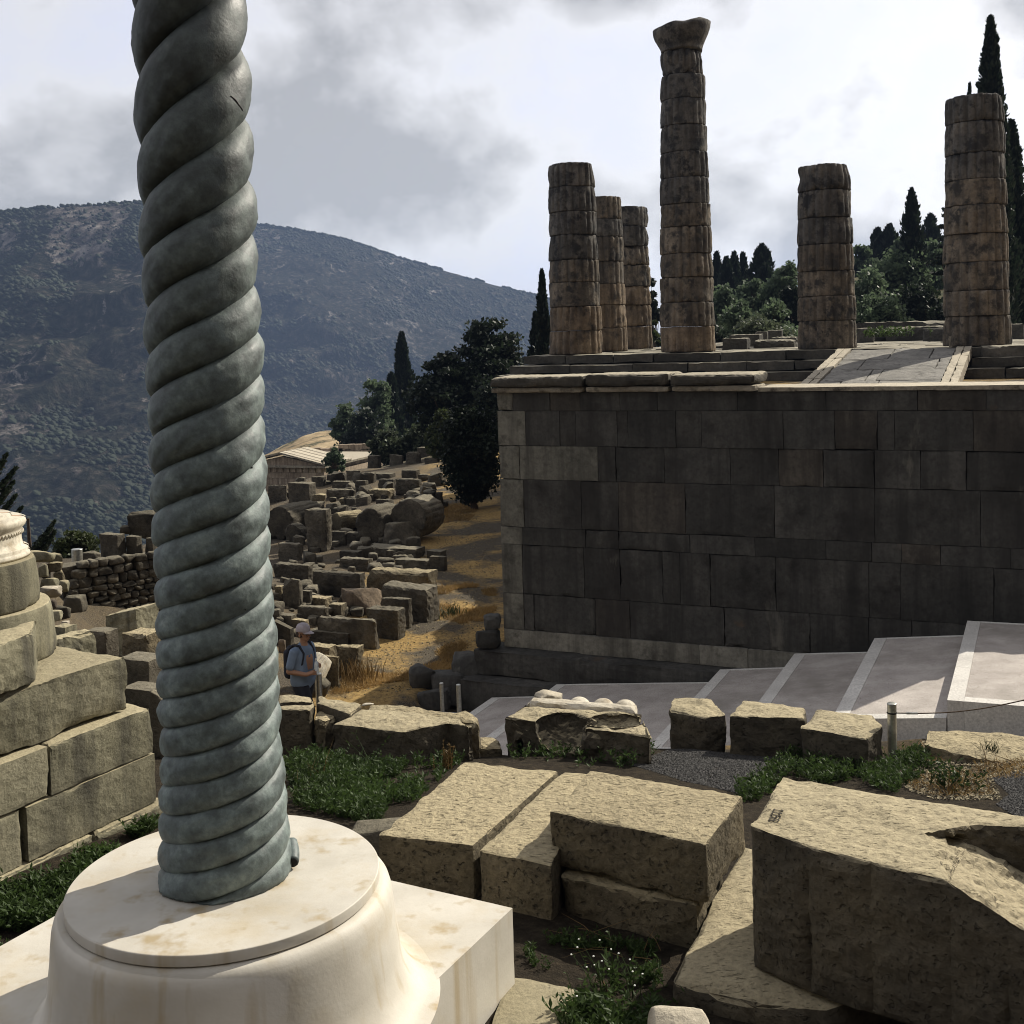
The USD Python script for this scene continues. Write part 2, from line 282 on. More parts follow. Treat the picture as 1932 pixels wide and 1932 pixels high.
M['coping_dark'] = stone('stained_coping_stone', [(0.25, (.03, .028, .025)), (0.5, (.06, .055, .046)), (0.78, (.12, .105, .08))], 1.6, 14, 0.8, 0.03, spots=(.16, .14, .11), spot_at=(0.62, 0.72), tone=0.12, top=(.46, .41, .31))  # stained sides; the pale up-facing colour stands in for a sunlit top
M['bronze'] = MAT('bronze_patina', {
    'g': ('geometry', {}), 'n1': ('noise_texture', {'scale': 9.0, 'detail': 9.0, 'roughness': 0.68}), 'r1': ('rgb_ramp', {'ramp': [(0.3, (.042, .053, .053)), (0.48, (.09, .115, .112)), (0.62, (.155, .195, .186)), (0.78, (.30, .33, .31))]}),
    'n2': ('noise_texture', {'scale': 30.0, 'detail': 6.0, 'roughness': 0.7}), 'r2': ('rgb_ramp', {'ramp': [(0.3, (.6, .6, .6)), (0.5, (1, 1, 1)), (0.72, (1.25, 1.25, 1.2))]}),
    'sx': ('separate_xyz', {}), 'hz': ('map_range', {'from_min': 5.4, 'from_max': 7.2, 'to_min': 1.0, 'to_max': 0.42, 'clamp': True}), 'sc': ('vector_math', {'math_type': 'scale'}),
    'm': ('mix_color', {'blend_type': 'multiply', 'fac': 0.8}), 'rr': ('map_range', {'from_min': 0.3, 'from_max': 0.7, 'to_min': 0.52, 'to_max': 0.70}),
    'b': ('bump', {'strength': 0.35, 'distance': 0.008}), 'p': ('principled_bsdf', {'metallic': 0.05, 'specular_ior_level': 0.6})},
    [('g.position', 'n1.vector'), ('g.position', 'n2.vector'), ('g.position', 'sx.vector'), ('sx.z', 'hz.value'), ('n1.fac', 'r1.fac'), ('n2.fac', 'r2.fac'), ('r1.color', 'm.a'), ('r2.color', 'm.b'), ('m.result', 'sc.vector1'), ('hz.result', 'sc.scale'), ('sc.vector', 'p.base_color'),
     ('n1.fac', 'rr.value'), ('rr.result', 'p.roughness'), ('n2.fac', 'b.height'), ('b.normal', 'p.normal')])
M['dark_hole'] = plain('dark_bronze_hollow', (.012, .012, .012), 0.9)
M['column'] = stone('column_limestone', [(0.25, (.065, .056, .048)), (0.5, (.145, .122, .096)), (0.75, (.26, .215, .165))], 1.1, 11, 1.0, 0.06, spots=(.04, .038, .036), spot_at=(0.47, 0.60), spot_scale=2.6, tone=0.15, streak=(.06, .054, .047))
M['column_top'] = stone('dark_column_limestone', [(0.25, (.05, .048, .047)), (0.5, (.105, .098, .09)), (0.75, (.20, .18, .155))], 1.1, 11, 1.0, 0.06, spots=(.032, .032, .033), spot_at=(0.48, 0.60), spot_scale=2.6, tone=0.15, streak=(.05, .047, .044))
M['column_warm'] = stone('warm_column_limestone', [(0.25, (.075, .058, .043)), (0.5, (.165, .127, .09)), (0.75, (.26, .20, .14))], 1.1, 11, 0.9, 0.05, spots=(.04, .035, .03), spot_at=(0.50, 0.64), spot_scale=2.0, tone=0.12, streak=(.06, .047, .035))
M['steps'] = stone('temple_step_stone', [(0.25, (.03, .029, .027)), (0.5, (.06, .057, .05)), (0.75, (.11, .10, .085))], 0.8, 10, 0.7, 0.03, tone=0.25, top=(.34, .31, .24))  # shaded fronts and lit top edges are put into the colour
M['ramp'] = stone('ramp_stone', [(0.25, (.13, .125, .115)), (0.5, (.21, .20, .18)), (0.75, (.29, .275, .25))], 1.1, 9, 0.9, 0.04, spots=(.08, .075, .068), spot_at=(0.56, 0.66), tone=0.12)
M['pink'] = stone('pinkish_exposed_aggregate', wide=[((.22, .20, .175), .50, .70, (.9, .9, .9)), ((.47, .44, .40), .58, .75, (2.1, 2.1, 2.1))], ramp= [(0.3, (.31, .28, .255)), (0.5, (.39, .355, .325)), (0.7, (.46, .42, .385))], scale=3.0, fine=70, bump=0.6, dist=0.008, spots=(.15, .12, .105), spot_at=(0.60, 0.66), spot_scale=45.0, tone=0.05)
M['kerb'] = stone('pale_kerb_stone', [(0.3, (.47, .45, .42)), (0.6, (.58, .56, .52)), (0.8, (.64, .62, .58))], 2.0, 40, 0.25, 0.006, tone=0.06)
M['asphalt_gravel'] = stone('dark_gravel', [(0.3, (.035, .033, .032)), (0.5, (.085, .08, .078)), (0.7, (.22, .21, .20))], 38.0, 70, 1.0, 0.03, tone=0.0)
M['steel'] = plain('brushed_steel', (.42, .42, .38), 0.38, 0.85, 0.25, 30)

# ground: earth, straw and gravel mixed by place
M['ground'] = MAT('ground_earth', {
    'g': ('geometry', {}), 'n1': ('noise_texture', {'scale': 0.55, 'detail': 8.0, 'roughness': 0.65}), 'n2': ('noise_texture', {'scale': 14.0, 'detail': 8.0, 'roughness': 0.75}), 'n3': ('noise_texture', {'scale': 60.0, 'detail': 4.0, 'roughness': 0.7}),
    'straw': ('rgb_ramp', {'ramp': [(0.32, (.14, .095, .045)), (0.5, (.40, .27, .11)), (0.7, (.60, .42, .17))]}), 'earth': ('rgb_ramp', {'ramp': [(0.3, (.03, .026, .020)), (0.5, (.105, .09, .068)), (0.7, (.25, .21, .16))]}),
    'soil': ('rgb_ramp', {'ramp': [(0.3, (.018, .015, .011)), (0.55, (.05, .04, .028)), (0.75, (.11, .085, .055))]}),
    'pick': ('rgb_ramp', {'ramp': [(0.45, (0, 0, 0)), (0.56, (1, 1, 1))]}), 'pth': ('map_range', {'from_min': -4.6, 'from_max': -3.0, 'to_min': 0.12, 'to_max': 1.0, 'clamp': True}), 'pm': ('math', {'math_type': 'multiply'}), 'm1': ('mix_color', {}), 'm2': ('mix_color', {}), 'sx': ('separate_xyz', {}), 'near': ('map_range', {'from_min': 11.5, 'from_max': 14.5, 'to_min': 0.0, 'to_max': 1.0, 'clamp': True}),
    'scrub': ('rgb_ramp', {'ramp': [(0.35, (.03, .035, .018)), (0.55, (.10, .095, .05)), (0.7, (.26, .20, .11))]}), 'far': ('map_range', {'from_min': 60.0, 'from_max': 85.0, 'to_min': 0.0, 'to_max': 1.0, 'clamp': True}), 'm3': ('mix_color', {}),
    'p': ('principled_bsdf', {'roughness': 0.95, 'specular_ior_level': 0.1}), 'hs': ('math', {'math_type': 'add'}), 'b': ('bump', {'strength': 1.0, 'distance': 0.05})},
    [('g.position', 'n1.vector'), ('g.position', 'n2.vector'), ('g.position', 'n3.vector'), ('n2.fac', 'straw.fac'), ('n3.fac', 'earth.fac'), ('n2.fac', 'soil.fac'), ('n1.fac', 'pick.fac'), ('sx.x', 'pth.value'), ('pick.color', 'pm.value1'), ('pth.result', 'pm.value2'), ('pm.value', 'm1.fac'), ('earth.color', 'm1.a'), ('straw.color', 'm1.b'),
     ('g.position', 'sx.vector'), ('sx.y', 'near.value'), ('near.result', 'm2.fac'), ('soil.color', 'm2.a'), ('m1.result', 'm2.b'), ('n1.fac', 'scrub.fac'), ('sx.y', 'far.value'), ('far.result', 'm3.fac'), ('m2.result', 'm3.a'), ('scrub.color', 'm3.b'), ('m3.result', 'p.base_color'), ('n2.fac', 'hs.value1'), ('n3.fac', 'hs.value2'), ('hs.value', 'b.height'), ('b.normal', 'p.normal')])

# ------------------------------------------------------------------ the ground
CP = []
def gz(px, py, zr): p = at_z(px, py, zr); CP.append((p[0], p[1], zr))
def gd(px, py, d): p = at_d(px, py, d); CP.append((p[0], p[1], p[2]-ZE))
for q in [(50, 1750, -3.5), (960, 1890, -3.42), (1100, 1810, -3.5), (690, 1565, -3.55), (620, 1480, -3.85), (850, 1440, -4.0), (1000, 1430, -4.1), (1200, 1415, -4.18), (1330, 1420, -4.2), (1440, 1430, -4.2), (1440, 1490, -4.0), (1600, 1460, -4.15), (1720, 1440, -4.2), (1900, 1400, -4.2), (1900, 1490, -3.95), (1300, 1600, -3.65),
          (560, 1430, -4.0), (700, 1350, -4.35), (750, 1290, -5.75), (640, 1310, -5.75), (830, 1290, -5.8), (900, 1200, -5.75), (870, 1150, -5.75), (870, 1000, -5.85), (885, 965, -5.9), (700, 1100, -5.8), (560, 1220, -5.75), (600, 1000, -6.0), (520, 1050, -5.9), (830, 900, -6.1)]: gz(*q)
for px in (430, 520, 600, 680, 760, 840):
    for d, z in ((12.9, -4.6), (14.0, -5.6), (15.2, -5.78), (17.0, -5.78)): CP.append(((px-966)/2227*d, d, z))
for q in [(1000, 1332, 19.0), (1200, 1322, 18.2), (1400, 1300, 17.3), (1600, 1265, 17.0), (1750, 1232, 16.5), (1930, 1208, 16.1), (1930, 1400, 12.4), (200, 1290, 13.0), (60, 1250, 12.0), (290, 1250, 15.0), (180, 1200, 18.0), (300, 1170, 19.0), (90, 1100, 17.5),
          (700, 880, 58.0), (560, 905, 56.0), (800, 880, 60.0), (600, 905, 75.0), (560, 925, 95.0), (700, 890, 95.0), (850, 870, 85.0), (450, 960, 60.0), (500, 975, 85.0), (150, 1055, 22.5), (260, 1050, 22.5), (60, 1060, 24.0), (100, 1080, 40.0), (300, 1070, 40.0), (440, 1010, 40.0), (0, 1100, 40.0)]: gd(*q)
CP += [(0, 3.2, -3.4), (-2, 3.0, -3.5), (2.5, 3.0, -3.4), (0, 0, -1.75), (4, 0, -1.75), (-4, 0, -1.9), (0, -8, 0.5), (8, -6, 0.8), (-12, -8, -1.5), (-8, 6, -3.9), (-14, 12, -5.0), (-20, 20, -8), (7, 6, -3.2), (12, 10, -2.6), (18, 14, -1.8), (30, 10, 2.0),
       (-30, 60, -16), (-60, 60, -30), (-60, 20, -24), (-40, -10, -10), (-30, 110, -24), (-60, 160, -45), (0, 150, -17), (10, 200, -30), (-20, 160, -19), (-18, 190, -19), (-40, 230, -48), (0, 260, -52), (30, 260, -20)]
CP += [(30, 75, -0.2), (40, 95, 3.0), (52, 112, 7.5), (62, 112, 8), (80, 110, 10), (48, 75, 1.2), (60, 70, 4), (24, 105, -1.0), (34, 130, 4), (60, 160, 10), (90, 180, 16), (40, 190, 5), (45, 40, 2.0), (70, 40, 9), (60, 10, 8)]
CP += [(-150, 150, -90), (-300, 300, -190), (0, 500, -150), (-300, 900, -260), (-900, 300, -260), (-1500, 1500, -280), (0, 1200, -260), (300, 500, 10), (300, 1200, -60), (600, 400, 60), (1500, 1500, 80), (300, 0, 60), (-400, -200, 20), (300, -300, 330), (0, -300, 330), (0, -28, 18), (0, -45, 38), (0, -110, 125), (60, -60, 75), (-60, -60, 45), (-120, -120, 100), (-300, -400, 250), (120, -100, 100), (0, -700, 480), (300, -700, 480), (25, -20, 9), (-20, -25, 6), (-1500, -1500, -150), (1500, -1500, 150), (-200, 0, -80), (0, 3000, -280), (-3000, 3000, -280), (3000, 3000, 0), (120, 300, -10)]  # includes an unseen slope behind the camera, added steep to block sky fill
_cp = np.array(CP, float)
RBF = scipy.interpolate.RBFInterpolator(_cp[:, :2], _cp[:, 2], kernel='linear', smoothing=0.02)
FORE = -1.62                                   # forecourt between altar and temple
def sstep(a, b, x): t = np.clip((x-a)/(b-a), 0, 1); return t*t*(3-2*t)
def H(x, y, rough=True):
    x = np.atleast_1d(np.asarray(x, float)); y = np.atleast_1d(np.asarray(y, float)); P = np.stack([x, y], 1)
    z = np.concatenate([RBF(c) for c in np.array_split(P, max(1, len(P)//4000))])
    q = np.stack([x, y, 0*x], 1) - O; s, t = q@E1, q@E2
    edge = np.where(t < 5, 0.35, -7.5)         # the terrace runs back from the altar to the temple's corner
    edge = np.interp(t, [0.3, 6.0, 7.0, 9.5, 10.5, 16.0, 22.0, 60.0], [0.4, 0.4, -0.4, -0.6, -1.8, -6.6, -7.6, -8.0])
    w = sstep(0.12, 0.45, t)*sstep(-0.5, 0.5, s-edge)*sstep(58, 50, t)*sstep(75, 55, s)
    z = z*(1-w) + np.minimum(FORE, FORE+0*z)*w
    w2 = sstep(-4.6, -4.2, t)*sstep(0.5, 0.1, t)*sstep(-1.2, -0.6, s)*sstep(12, 11, s)   # under the paved way
    z = z*(1-w2) + (np.minimum(z, np.interp(s, [-1.5, 0, 3.4, 7, 10], [-6.2, -6.1, -5.6, -4.9, -4.5])))*w2
    if rough:
        k = np.clip(np.hypot(x, y)/60, 0.2, 6.0)
        z = z + (fbm(np.stack([x, y, 0*x], 1)*0.9, 4)-0.5)*0.16*np.minimum(k*3, 1.2)*(1-w) + (fbm(np.stack([x, y, 0*x], 1)*0.045, 4)-0.5)*2.2*sstep(60, 160, np.hypot(x, y))
    return z + ZE
def axis(lo, hi, core0, core1, step, n):
    mid = np.arange(core0, core1, step)
    L = core0 - (np.geomspace(step, core0-lo+step, n)-step); R = core1 + (np.geomspace(step, hi-core1+step, n)-step)
    return np.unique(np.round(np.concatenate([L, mid, R]), 4))
gx = axis(-3200, 3200, -9, 9, 0.16, 90); gy = axis(-1500, 3400, 2, 30, 0.16, 100)
GX, GY = np.meshgrid(gx, gy); GZ = H(GX.ravel(), GY.ravel()).reshape(GX.shape)
gv, gf = grid_mesh(np.stack([GX, GY, GZ], -1))
solo('ground', (gv, gf), M['ground'], 'dry earth and straw ground of the hillside sanctuary', 'ground', kind='structure', smooth=True, base=np.zeros(3))
_interp = scipy.interpolate.RegularGridInterpolator((gy, gx), GZ, bounds_error=False, fill_value=None)
def Hg(x, y): return float(_interp((y, x)))
def hit(px, py, d0=3.0, d1=160.0):
    r = ray(px, py); d = np.linspace(d0, d1, 6000); P = r[None]*d[:, None]
    g = _interp(np.stack([P[:, 1], P[:, 0]], 1)); k = np.argmax(P[:, 2]+ZE < g)
    return P[k] + np.array([0, 0, ZE]) if (P[:, 2]+ZE < g).any() else P[-1]+np.array([0, 0, ZE])

# ------------------------------------------------------------------ bronze column of three twisted serpents
ZD = ZE-2.40                                   # top of the round disc
CC = at_z(428, 1648, -2.40); CC[2] = 0
_zz = np.linspace(-0.3, 7.2, 1500)
_sp = np.interp(_zz, [-.3, 0, .8, 1.3, 1.5, 1.7, 2.0, 2.2, 2.5, 2.71, 2.93, 3.17, 3.45, 3.9, 7.2], [.12, .125, .13, .136, .148, .16, .172, .185, .203, .215, .235, .262, .295, .315, .33])
_cn = np.concatenate([[0], np.cumsum(0.5*(1/_sp[1:]+1/_sp[:-1])*np.diff(_zz))]); _cn -= np.interp(2.44, _zz, _cn)-np.round(np.interp(2.44, _zz, _cn))
def z_of_n(n): return np.interp(n, _cn, _zz)
def col_R(z): return np.interp(z, [0, 0.15, 0.6, 1.4, 2.6, 3.4, 4.3, 7.2], [.305, .292, .272, .256, .247, .238, .226, .20])
ser = T('serpent_column', 'tall twisted bronze column of entwined serpents with blue-green patina', 'column', (CC[0], CC[1], ZD))
ntop = math.floor(np.interp(6.6, _zz, _cn)); thR = 0.05                  # the notches meet the right outline
for sidx in range(3):
    cap = []
    nst = 84; turns = np.arange(-1.0, (ntop+3)/3.0, 1.0/nst); vv = np.linspace(0, 1, 15)
    TH, V = np.meshgrid(turns*2*np.pi, vv, indexing='ij')
    n = sidx + V + 3*TH/(2*np.pi) - 3
    z = z_of_n(n); arc = np.sqrt(np.clip(1-(2*V-1)**2*0.985, 0, 1))
    gap = np.gradient(_zz, _cn); amp = np.interp(n, _cn, gap)*0.22
    r = col_R(z) - 0.5*amp*1.15 + amp*arc - 0.012
    P = np.stack([r*np.cos(TH+thR), r*np.sin(TH+thR), z], -1)
    bump = fbm(P.reshape(-1, 3)*5.0, 4).reshape(z.shape)-0.5; bump2 = fbm(P.reshape(-1, 3)*24.0, 3).reshape(z.shape)-0.5
    rr = 1 + (bump*0.032 + bump2*0.012)/0.25*np.minimum(1, arc*2)
    P[..., 0] *= rr; P[..., 1] *= rr
    P[..., 2] = np.maximum(P[..., 2], 0.0)
    P[..., :2] *= np.where(z < 0, 0.97, 1.0)[..., None]
    v, f = grid_mesh(P); f = f[:, ::-1]
    keep = ~((v[f][:, :, 2] <= 0.0).all(1)) & (v[f][:, :, 2].max(1) < 6.2); f = f[keep]
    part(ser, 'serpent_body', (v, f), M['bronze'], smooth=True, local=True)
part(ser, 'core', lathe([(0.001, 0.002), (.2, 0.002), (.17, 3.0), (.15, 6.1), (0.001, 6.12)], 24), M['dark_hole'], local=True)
ta = np.linspace(math.radians(26), math.radians(4), 10)
tp = np.stack([.297*np.cos(ta), .297*np.sin(ta), np.linspace(.075, .034, 10)], 1)
tl = part(ser, 'serpent_tail', tube(tp, np.linspace(.034, .028, 10), 12), M['bronze'], smooth=True, local=True, label='cut-off tail end with a dark hollow beside the foot of the column')
part((tl[0], tl[1]), 'hollow', lathe([(0.001, 0), (.036, 0), (.036, .006), (0.001, .006)], 16), M['dark_hole'], local=True) if False else None
tdir = tp[-1]-tp[-2]; tdir /= np.linalg.norm(tdir)
part(tl, 'hollow', tube([tp[-1]+tdir*0.001, tp[-1]+tdir*0.006], [.024, .024], 14), M['dark_hole'], local=True)
def wound(pts, w):
    pts = np.asarray(pts, float); return tube(pts, np.array([w*(0.25+0.75*math.sin(math.pi*(i+0.5)/len(pts))) for i in range(len(pts))]), 6)
def on_col(px, py, out=0.004):
    r = ray(px, py); best = None
    for d in np.linspace(CC[1]-0.45, CC[1], 240):
        p = r*d + np.array([0, 0, ZE]); z = p[2]-ZD; R = col_R(z)
        th = math.atan2(p[1]-CC[1], p[0]-CC[0])-thR; nn = np.interp(z, _zz, _cn) - 3*th/(2*np.pi); V = nn-math.floor(nn); g = np.interp(z, _zz, _sp)*0.22
        if math.hypot(p[0]-CC[0], p[1]-CC[1]) < R-0.575*g+g*math.sqrt(max(0, 1-(2*V-1)**2))-0.012: best = p; break
    return best
cr = [on_col(*q) for q in [(426, 181), (436, 182), (444, 189), (450, 198), (456, 205), (459, 212)]]
if all(c is not None for c in cr): part(ser, 'crack', wound(cr, 0.0045), M['dark_hole'], label='jagged dark crack near the top of the column')
cr = [on_col(*q) for q in [(426, 181), (423, 188), (427, 194)]]
if all(c is not None for c in cr): part(ser, 'crack', wound(cr, 0.003), M['dark_hole'], label='jagged dark crack near the top of the column')

for (px, py, r_) in ((474, 882, .010), (466, 870, .005), (489, 1540, .006), (463, 1150, .004), (478, 1262, .005)):
    h_ = on_col(px, py)
    if h_ is not None:
        s_ = trimesh.creation.icosphere(subdivisions=2); part(ser, 'pit', (np.array(s_.vertices)*np.array([r_*.7, r_*.7, r_])+h_, s_.faces), M['dark_hole'], label='small dark casting pit in the bronze')
# ------------------------------------------------------------------ white plinth under it
M['plinth'] = MAT('cast_marble', {
    'g': ('geometry', {}), 'sx': ('separate_xyz', {}), 'n1': ('noise_texture', {'scale': 2.2, 'detail': 6.0, 'roughness': 0.6}), 'base': ('rgb_ramp', {'ramp': [(0.3, (.42, .39, .33)), (0.6, (.53, .50, .435)), (0.8, (.57, .54, .475))]}),
    'mp': ('mapping', {'scale': (1.0, 1.0, 1.0), 'location': (3.1, 0.4, 0)}), 'n2': ('noise_texture', {'scale': 2.6, 'detail': 6.0, 'roughness': 0.62}), 'st': ('rgb_ramp', {'ramp': [(0.50, (0, 0, 0)), (0.85, (.75, .75, .75))]}),
    'mps': ('mapping', {'scale': (5.0, 5.0, 0.25)}), 'n3': ('noise_texture', {'scale': 1.7, 'detail': 4.0, 'roughness': 0.5}), 's3': ('rgb_ramp', {'ramp': [(0.57, (0, 0, 0)), (0.74, (.8, .8, .8))]}),
    'm1': ('mix_color', {'b': (.40, .31, .165)}), 'm2': ('mix_color', {'b': (.33, .25, .13)}), 'n4': ('noise_texture', {'scale': 60.0, 'detail': 3.0}), 'b': ('bump', {'strength': 0.15, 'distance': 0.004}), 'p': ('principled_bsdf', {'roughness': 0.6, 'specular_ior_level': 0.3})},
    [('g.position', 'n1.vector'), ('n1.fac', 'base.fac'), ('g.position', 'mp.vector'), ('mp.vector', 'n2.vector'), ('n2.fac', 'st.fac'), ('g.position', 'mps.vector'), ('mps.vector', 'n3.vector'), ('n3.fac', 's3.fac'), ('base.color', 'm1.a'), ('st.color', 'm1.fac'), ('m1.result', 'm2.a'), ('s3.color', 'm2.fac'), ('m2.result', 'p.base_color'), ('g.position', 'n4.vector'), ('n4.fac', 'b.height'), ('b.normal', 'p.normal')])
DC = at_z(426, 1652, -2.40); DC[2] = 0
ZS = ZE-2.98; ZB = ZE-3.46
pl = T('plinth', 'round white marble plinth on a square slab carrying the bronze serpent column', 'plinth', (DC[0], DC[1], ZB))
h0 = ZS-ZB; hd = ZD-ZB
rd = .690
part(pl, 'disc', lathe([(0.001, hd-.05), (rd-.004, hd-.05), (rd, hd-.046), (rd, hd-.006), (rd-.006, hd), (0.001, hd)], 160), M['plinth'], smooth=True, local=True)
bell = [(0.001, hd-.052), (rd-.03, hd-.052), (rd+.012, hd-.056), (rd+.03, hd-.066), (rd+.045, hd-.088), (rd+.054, hd-.12), (rd+.060, hd-.17), (rd+.068, hd-.26), (rd+.080, hd-.34)]
zb = hd-.34
for a in np.linspace(0, math.pi/2, 12)[1:]: bell.append((rd+.080+.15*(1-math.cos(a)), zb-(zb-h0-.002)*math.sin(a)))
bell.append((rd+.23+.03, h0-.004))
bv, bf = lathe(bell, 192); bf = bf[:, ::-1]
part(pl, 'bell', (bv, bf), M['plinth'], smooth=True, local=True)
kc = at_z(967, 1713, -2.98); ka = at_z(742, 1669, -2.98); kb = at_z(707, 1932, -2.98)
d1 = (ka-kc)[:2]; d1 /= np.linalg.norm(d1); d2 = np.array([d1[1], -d1[0]]); d2 = d2 if np.dot(d2, (kb-kc)[:2]) > 0 else -d2
d3 = (kb-kc)[:2]; d3 /= np.linalg.norm(d3); ang = math.atan2(d2[0]*d3[1]-d2[1]*d3[0], d2@d3)
rot = lambda v, a: np.array([v[0]*math.cos(a)-v[1]*math.sin(a), v[0]*math.sin(a)+v[1]*math.cos(a)])
d2, d1 = rot(d2, ang/2), rot(d1, ang/2); L = 2.16
sq = [kc[:2], kc[:2]+d1*L, kc[:2]+(d1+d2)*L, kc[:2]+d2*L]
part(pl, 'slab', rock(sq, ZB-.25, ZS, 3, 0.06, 0.0, 0.0015, 0.01, soft=0), M['plinth'], smooth=False)

M['altar_foot'] = stone('pale_foot_course', [(0.25, (.12, .115, .098)), (0.5, (.22, .21, .178)), (0.78, (.29, .28, .235))], 1.2, 14, 0.5, 0.015, spots=(.07, .065, .055), spot_at=(0.54, 0.72), streak=(.09, .085, .072), tone=0.2)
# ------------------------------------------------------------------ great altar wall
def uy(c): return 695.5+.5402*c
def ux(c): return 888.7+.54*c
def zl(cy, cx=92): return at_t(ux(cx), uy(cy), 0.0)[2]
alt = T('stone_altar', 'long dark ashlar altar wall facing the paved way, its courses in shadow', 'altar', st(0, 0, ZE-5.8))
S_END = 8.55
courses = [(85, 148, [147, 275, 380, 520, 650, 930, 1240, 1560, 1800]), (148, 268, [190, 310, 365, 510, 548, 715, 805, 1090, 1270, 1420, 1480, 1755]), (268, 385, [170, 443, 505, 675, 905, 1075, 1230, 1410, 1570, 1730]), (385, 550, [185, 385, 515, 748, 1060, 1410, 1780]),
           (550, 610, [180, 400, 515, 765, 992, 1240, 1400, 1505, 1640, 1885]), (610, 780, [180, 395, 520, 670, 730, 835, 1065, 1390, 1500]), (780, 905, [185, 220, 435, 555, 885, 1185, 1390, 1540]), (905, 968, [385, 800, 970, 1180])]
slope_of = {}
ZC = [zl(85)]+[zl(c[1]) for c in courses]
part(alt, 'core', join([sbox(0.05, S_END-.03, .07, .62, ZC[-1]-.9, ZC[0]-.03)]), M['steps'])
ai = 0
for ci, (y0, y1, js) in enumerate(courses):
    z1, z0 = ZC[ci], ZC[ci+1]
    zm = (z0+z1)/2
    # joint pixels: row position of the course at that column follows the plane, only s matters
    ss = [0.0]
    for j in js:
        yy = proj(st(max(0, (j-92)/250.0), 0, zm))[1]
        for _ in range(3):
            s_ = s_of(at_t(ux(j), yy, 0.0)); yy = proj(st(s_, 0, zm))[1]
        ss.append(s_)
    while ss[-1] < S_END-1.3: ss.append(ss[-1]+1.05+.2*((len(ss)*7) % 3))
    ss.append(S_END)
    for k in range(len(ss)-1):
        a, b = ss[k]+.002, ss[k+1]-.002
        if b-a < .03: continue
        rnd = random.Random(ci*50+k); off = rnd.uniform(-.006, .006) if ci < 7 else -.05
        if k == 0: off = -.004
        q = [st(a, off), st(b, off), st(b, .30), st(a, .30)]
        pal = (ci == 7) or (ci == 2 and k == 1) or (k == 0 and ci in (3, 4, 5)) or (ci in (5,) and k in (2, 4)) or (ci == 2 and k == 4)
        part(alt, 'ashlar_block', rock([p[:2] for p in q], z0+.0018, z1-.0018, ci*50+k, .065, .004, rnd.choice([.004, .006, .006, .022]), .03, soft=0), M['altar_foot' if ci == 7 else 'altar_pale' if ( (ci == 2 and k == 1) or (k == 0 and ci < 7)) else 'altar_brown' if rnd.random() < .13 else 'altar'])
# end face (hidden corner side) and steps
part(alt, 'foot_step', rock([p[:2] for p in (st(-.42, -.32), st(S_END, -.32), st(S_END, .3), st(-.42, .3))], ZC[-1]-.42, ZC[-1]-.004, 71, .16, .012, .05, .06, soft=0), M['altar'])
part(alt, 'foot_step', rock([p[:2] for p in (st(-.55, -.62), st(S_END, -.62), st(S_END, .3), st(-.55, .3))], ZC[-1]-.95, ZC[-1]-.424, 72, .16, .012, .05, .06, soft=0), M['altar'])
# coping
sj = [s_of(at_t(px, 735, -.12)) for px in (922, 1100, 1262, 1426)]
zc0 = at_t(930, 741, -.1)[2]; zc1 = at_t(930, 731.5, -.1)[2]; zc2 = at_t(930, 711, -.12)[2]
for k in range(3):
    a, b = sj[k]+.005, sj[k+1]-.005
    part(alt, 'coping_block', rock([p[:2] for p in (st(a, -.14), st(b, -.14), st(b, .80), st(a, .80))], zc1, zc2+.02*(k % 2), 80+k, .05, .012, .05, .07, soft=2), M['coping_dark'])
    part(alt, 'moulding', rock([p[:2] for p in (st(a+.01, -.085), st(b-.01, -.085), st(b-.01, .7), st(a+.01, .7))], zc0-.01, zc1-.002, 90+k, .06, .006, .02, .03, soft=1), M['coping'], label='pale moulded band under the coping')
zt = ZC[0]+.055
k = sj[3]+.01
for e in (9.6,):
    part(alt, 'top_slab', rock([p[:2] for p in (st(k, -.02), st(6.0, -.02), st(6.0, 1.0), st(k, 1.0))], ZC[0]-.01, zt, 95, .12, .003, .008, .02, soft=0), M['coping'], label='thin pale capping slab')
    part(alt, 'top_slab', rock([p[:2] for p in (st(6.006, -.02), st(S_END, -.02), st(S_END, 1.0), st(6.006, 1.0))], ZC[0]-.01, zt+.004, 96, .12, .003, .008, .02, soft=0), M['coping'], label='thin pale capping slab')

# ------------------------------------------------------------------ paved way rising beside the altar
way = T('paved_way', 'stepped ramp of pinkish aggregate treads with pale stone edges beside the altar', 'path', st(3, -2.4, ZE-5.8), kind='structure')
TF, TN = -.66, -4.35
far = [(928, 1316, 1036, 1313), (1050, 1291, 1336, 1287), (1358.5, 1263, 1483, 1259), (1499, 1233, 1638, 1230), (1650, 1204, 1803, 1199), (1825, 1171, 1990, 1176)]
trd = []
for (xa, ya, xb, yb) in far:
    pa, pb = at_t(xa, ya, TF), at_t(xb, yb, TF); trd.append((s_of(pa), pa[2], s_of(pb), pb[2]))
def prism4(s0, s1, t0, t1, za, zb, th):
    q = [st(s0, t0, za), st(s1, t0, zb), st(s1, t1, zb), st(s0, t1, za)]
    v = np.array([p - np.array([0, 0, th]) for p in q]+q); f = np.array([[0, 2, 1], [0, 3, 2], [4, 5, 6], [4, 6, 7], [0, 1, 5], [0, 5, 4], [1, 2, 6], [1, 6, 5], [2, 3, 7], [2, 7, 6], [3, 0, 4], [3, 4, 7]])
    return v, f
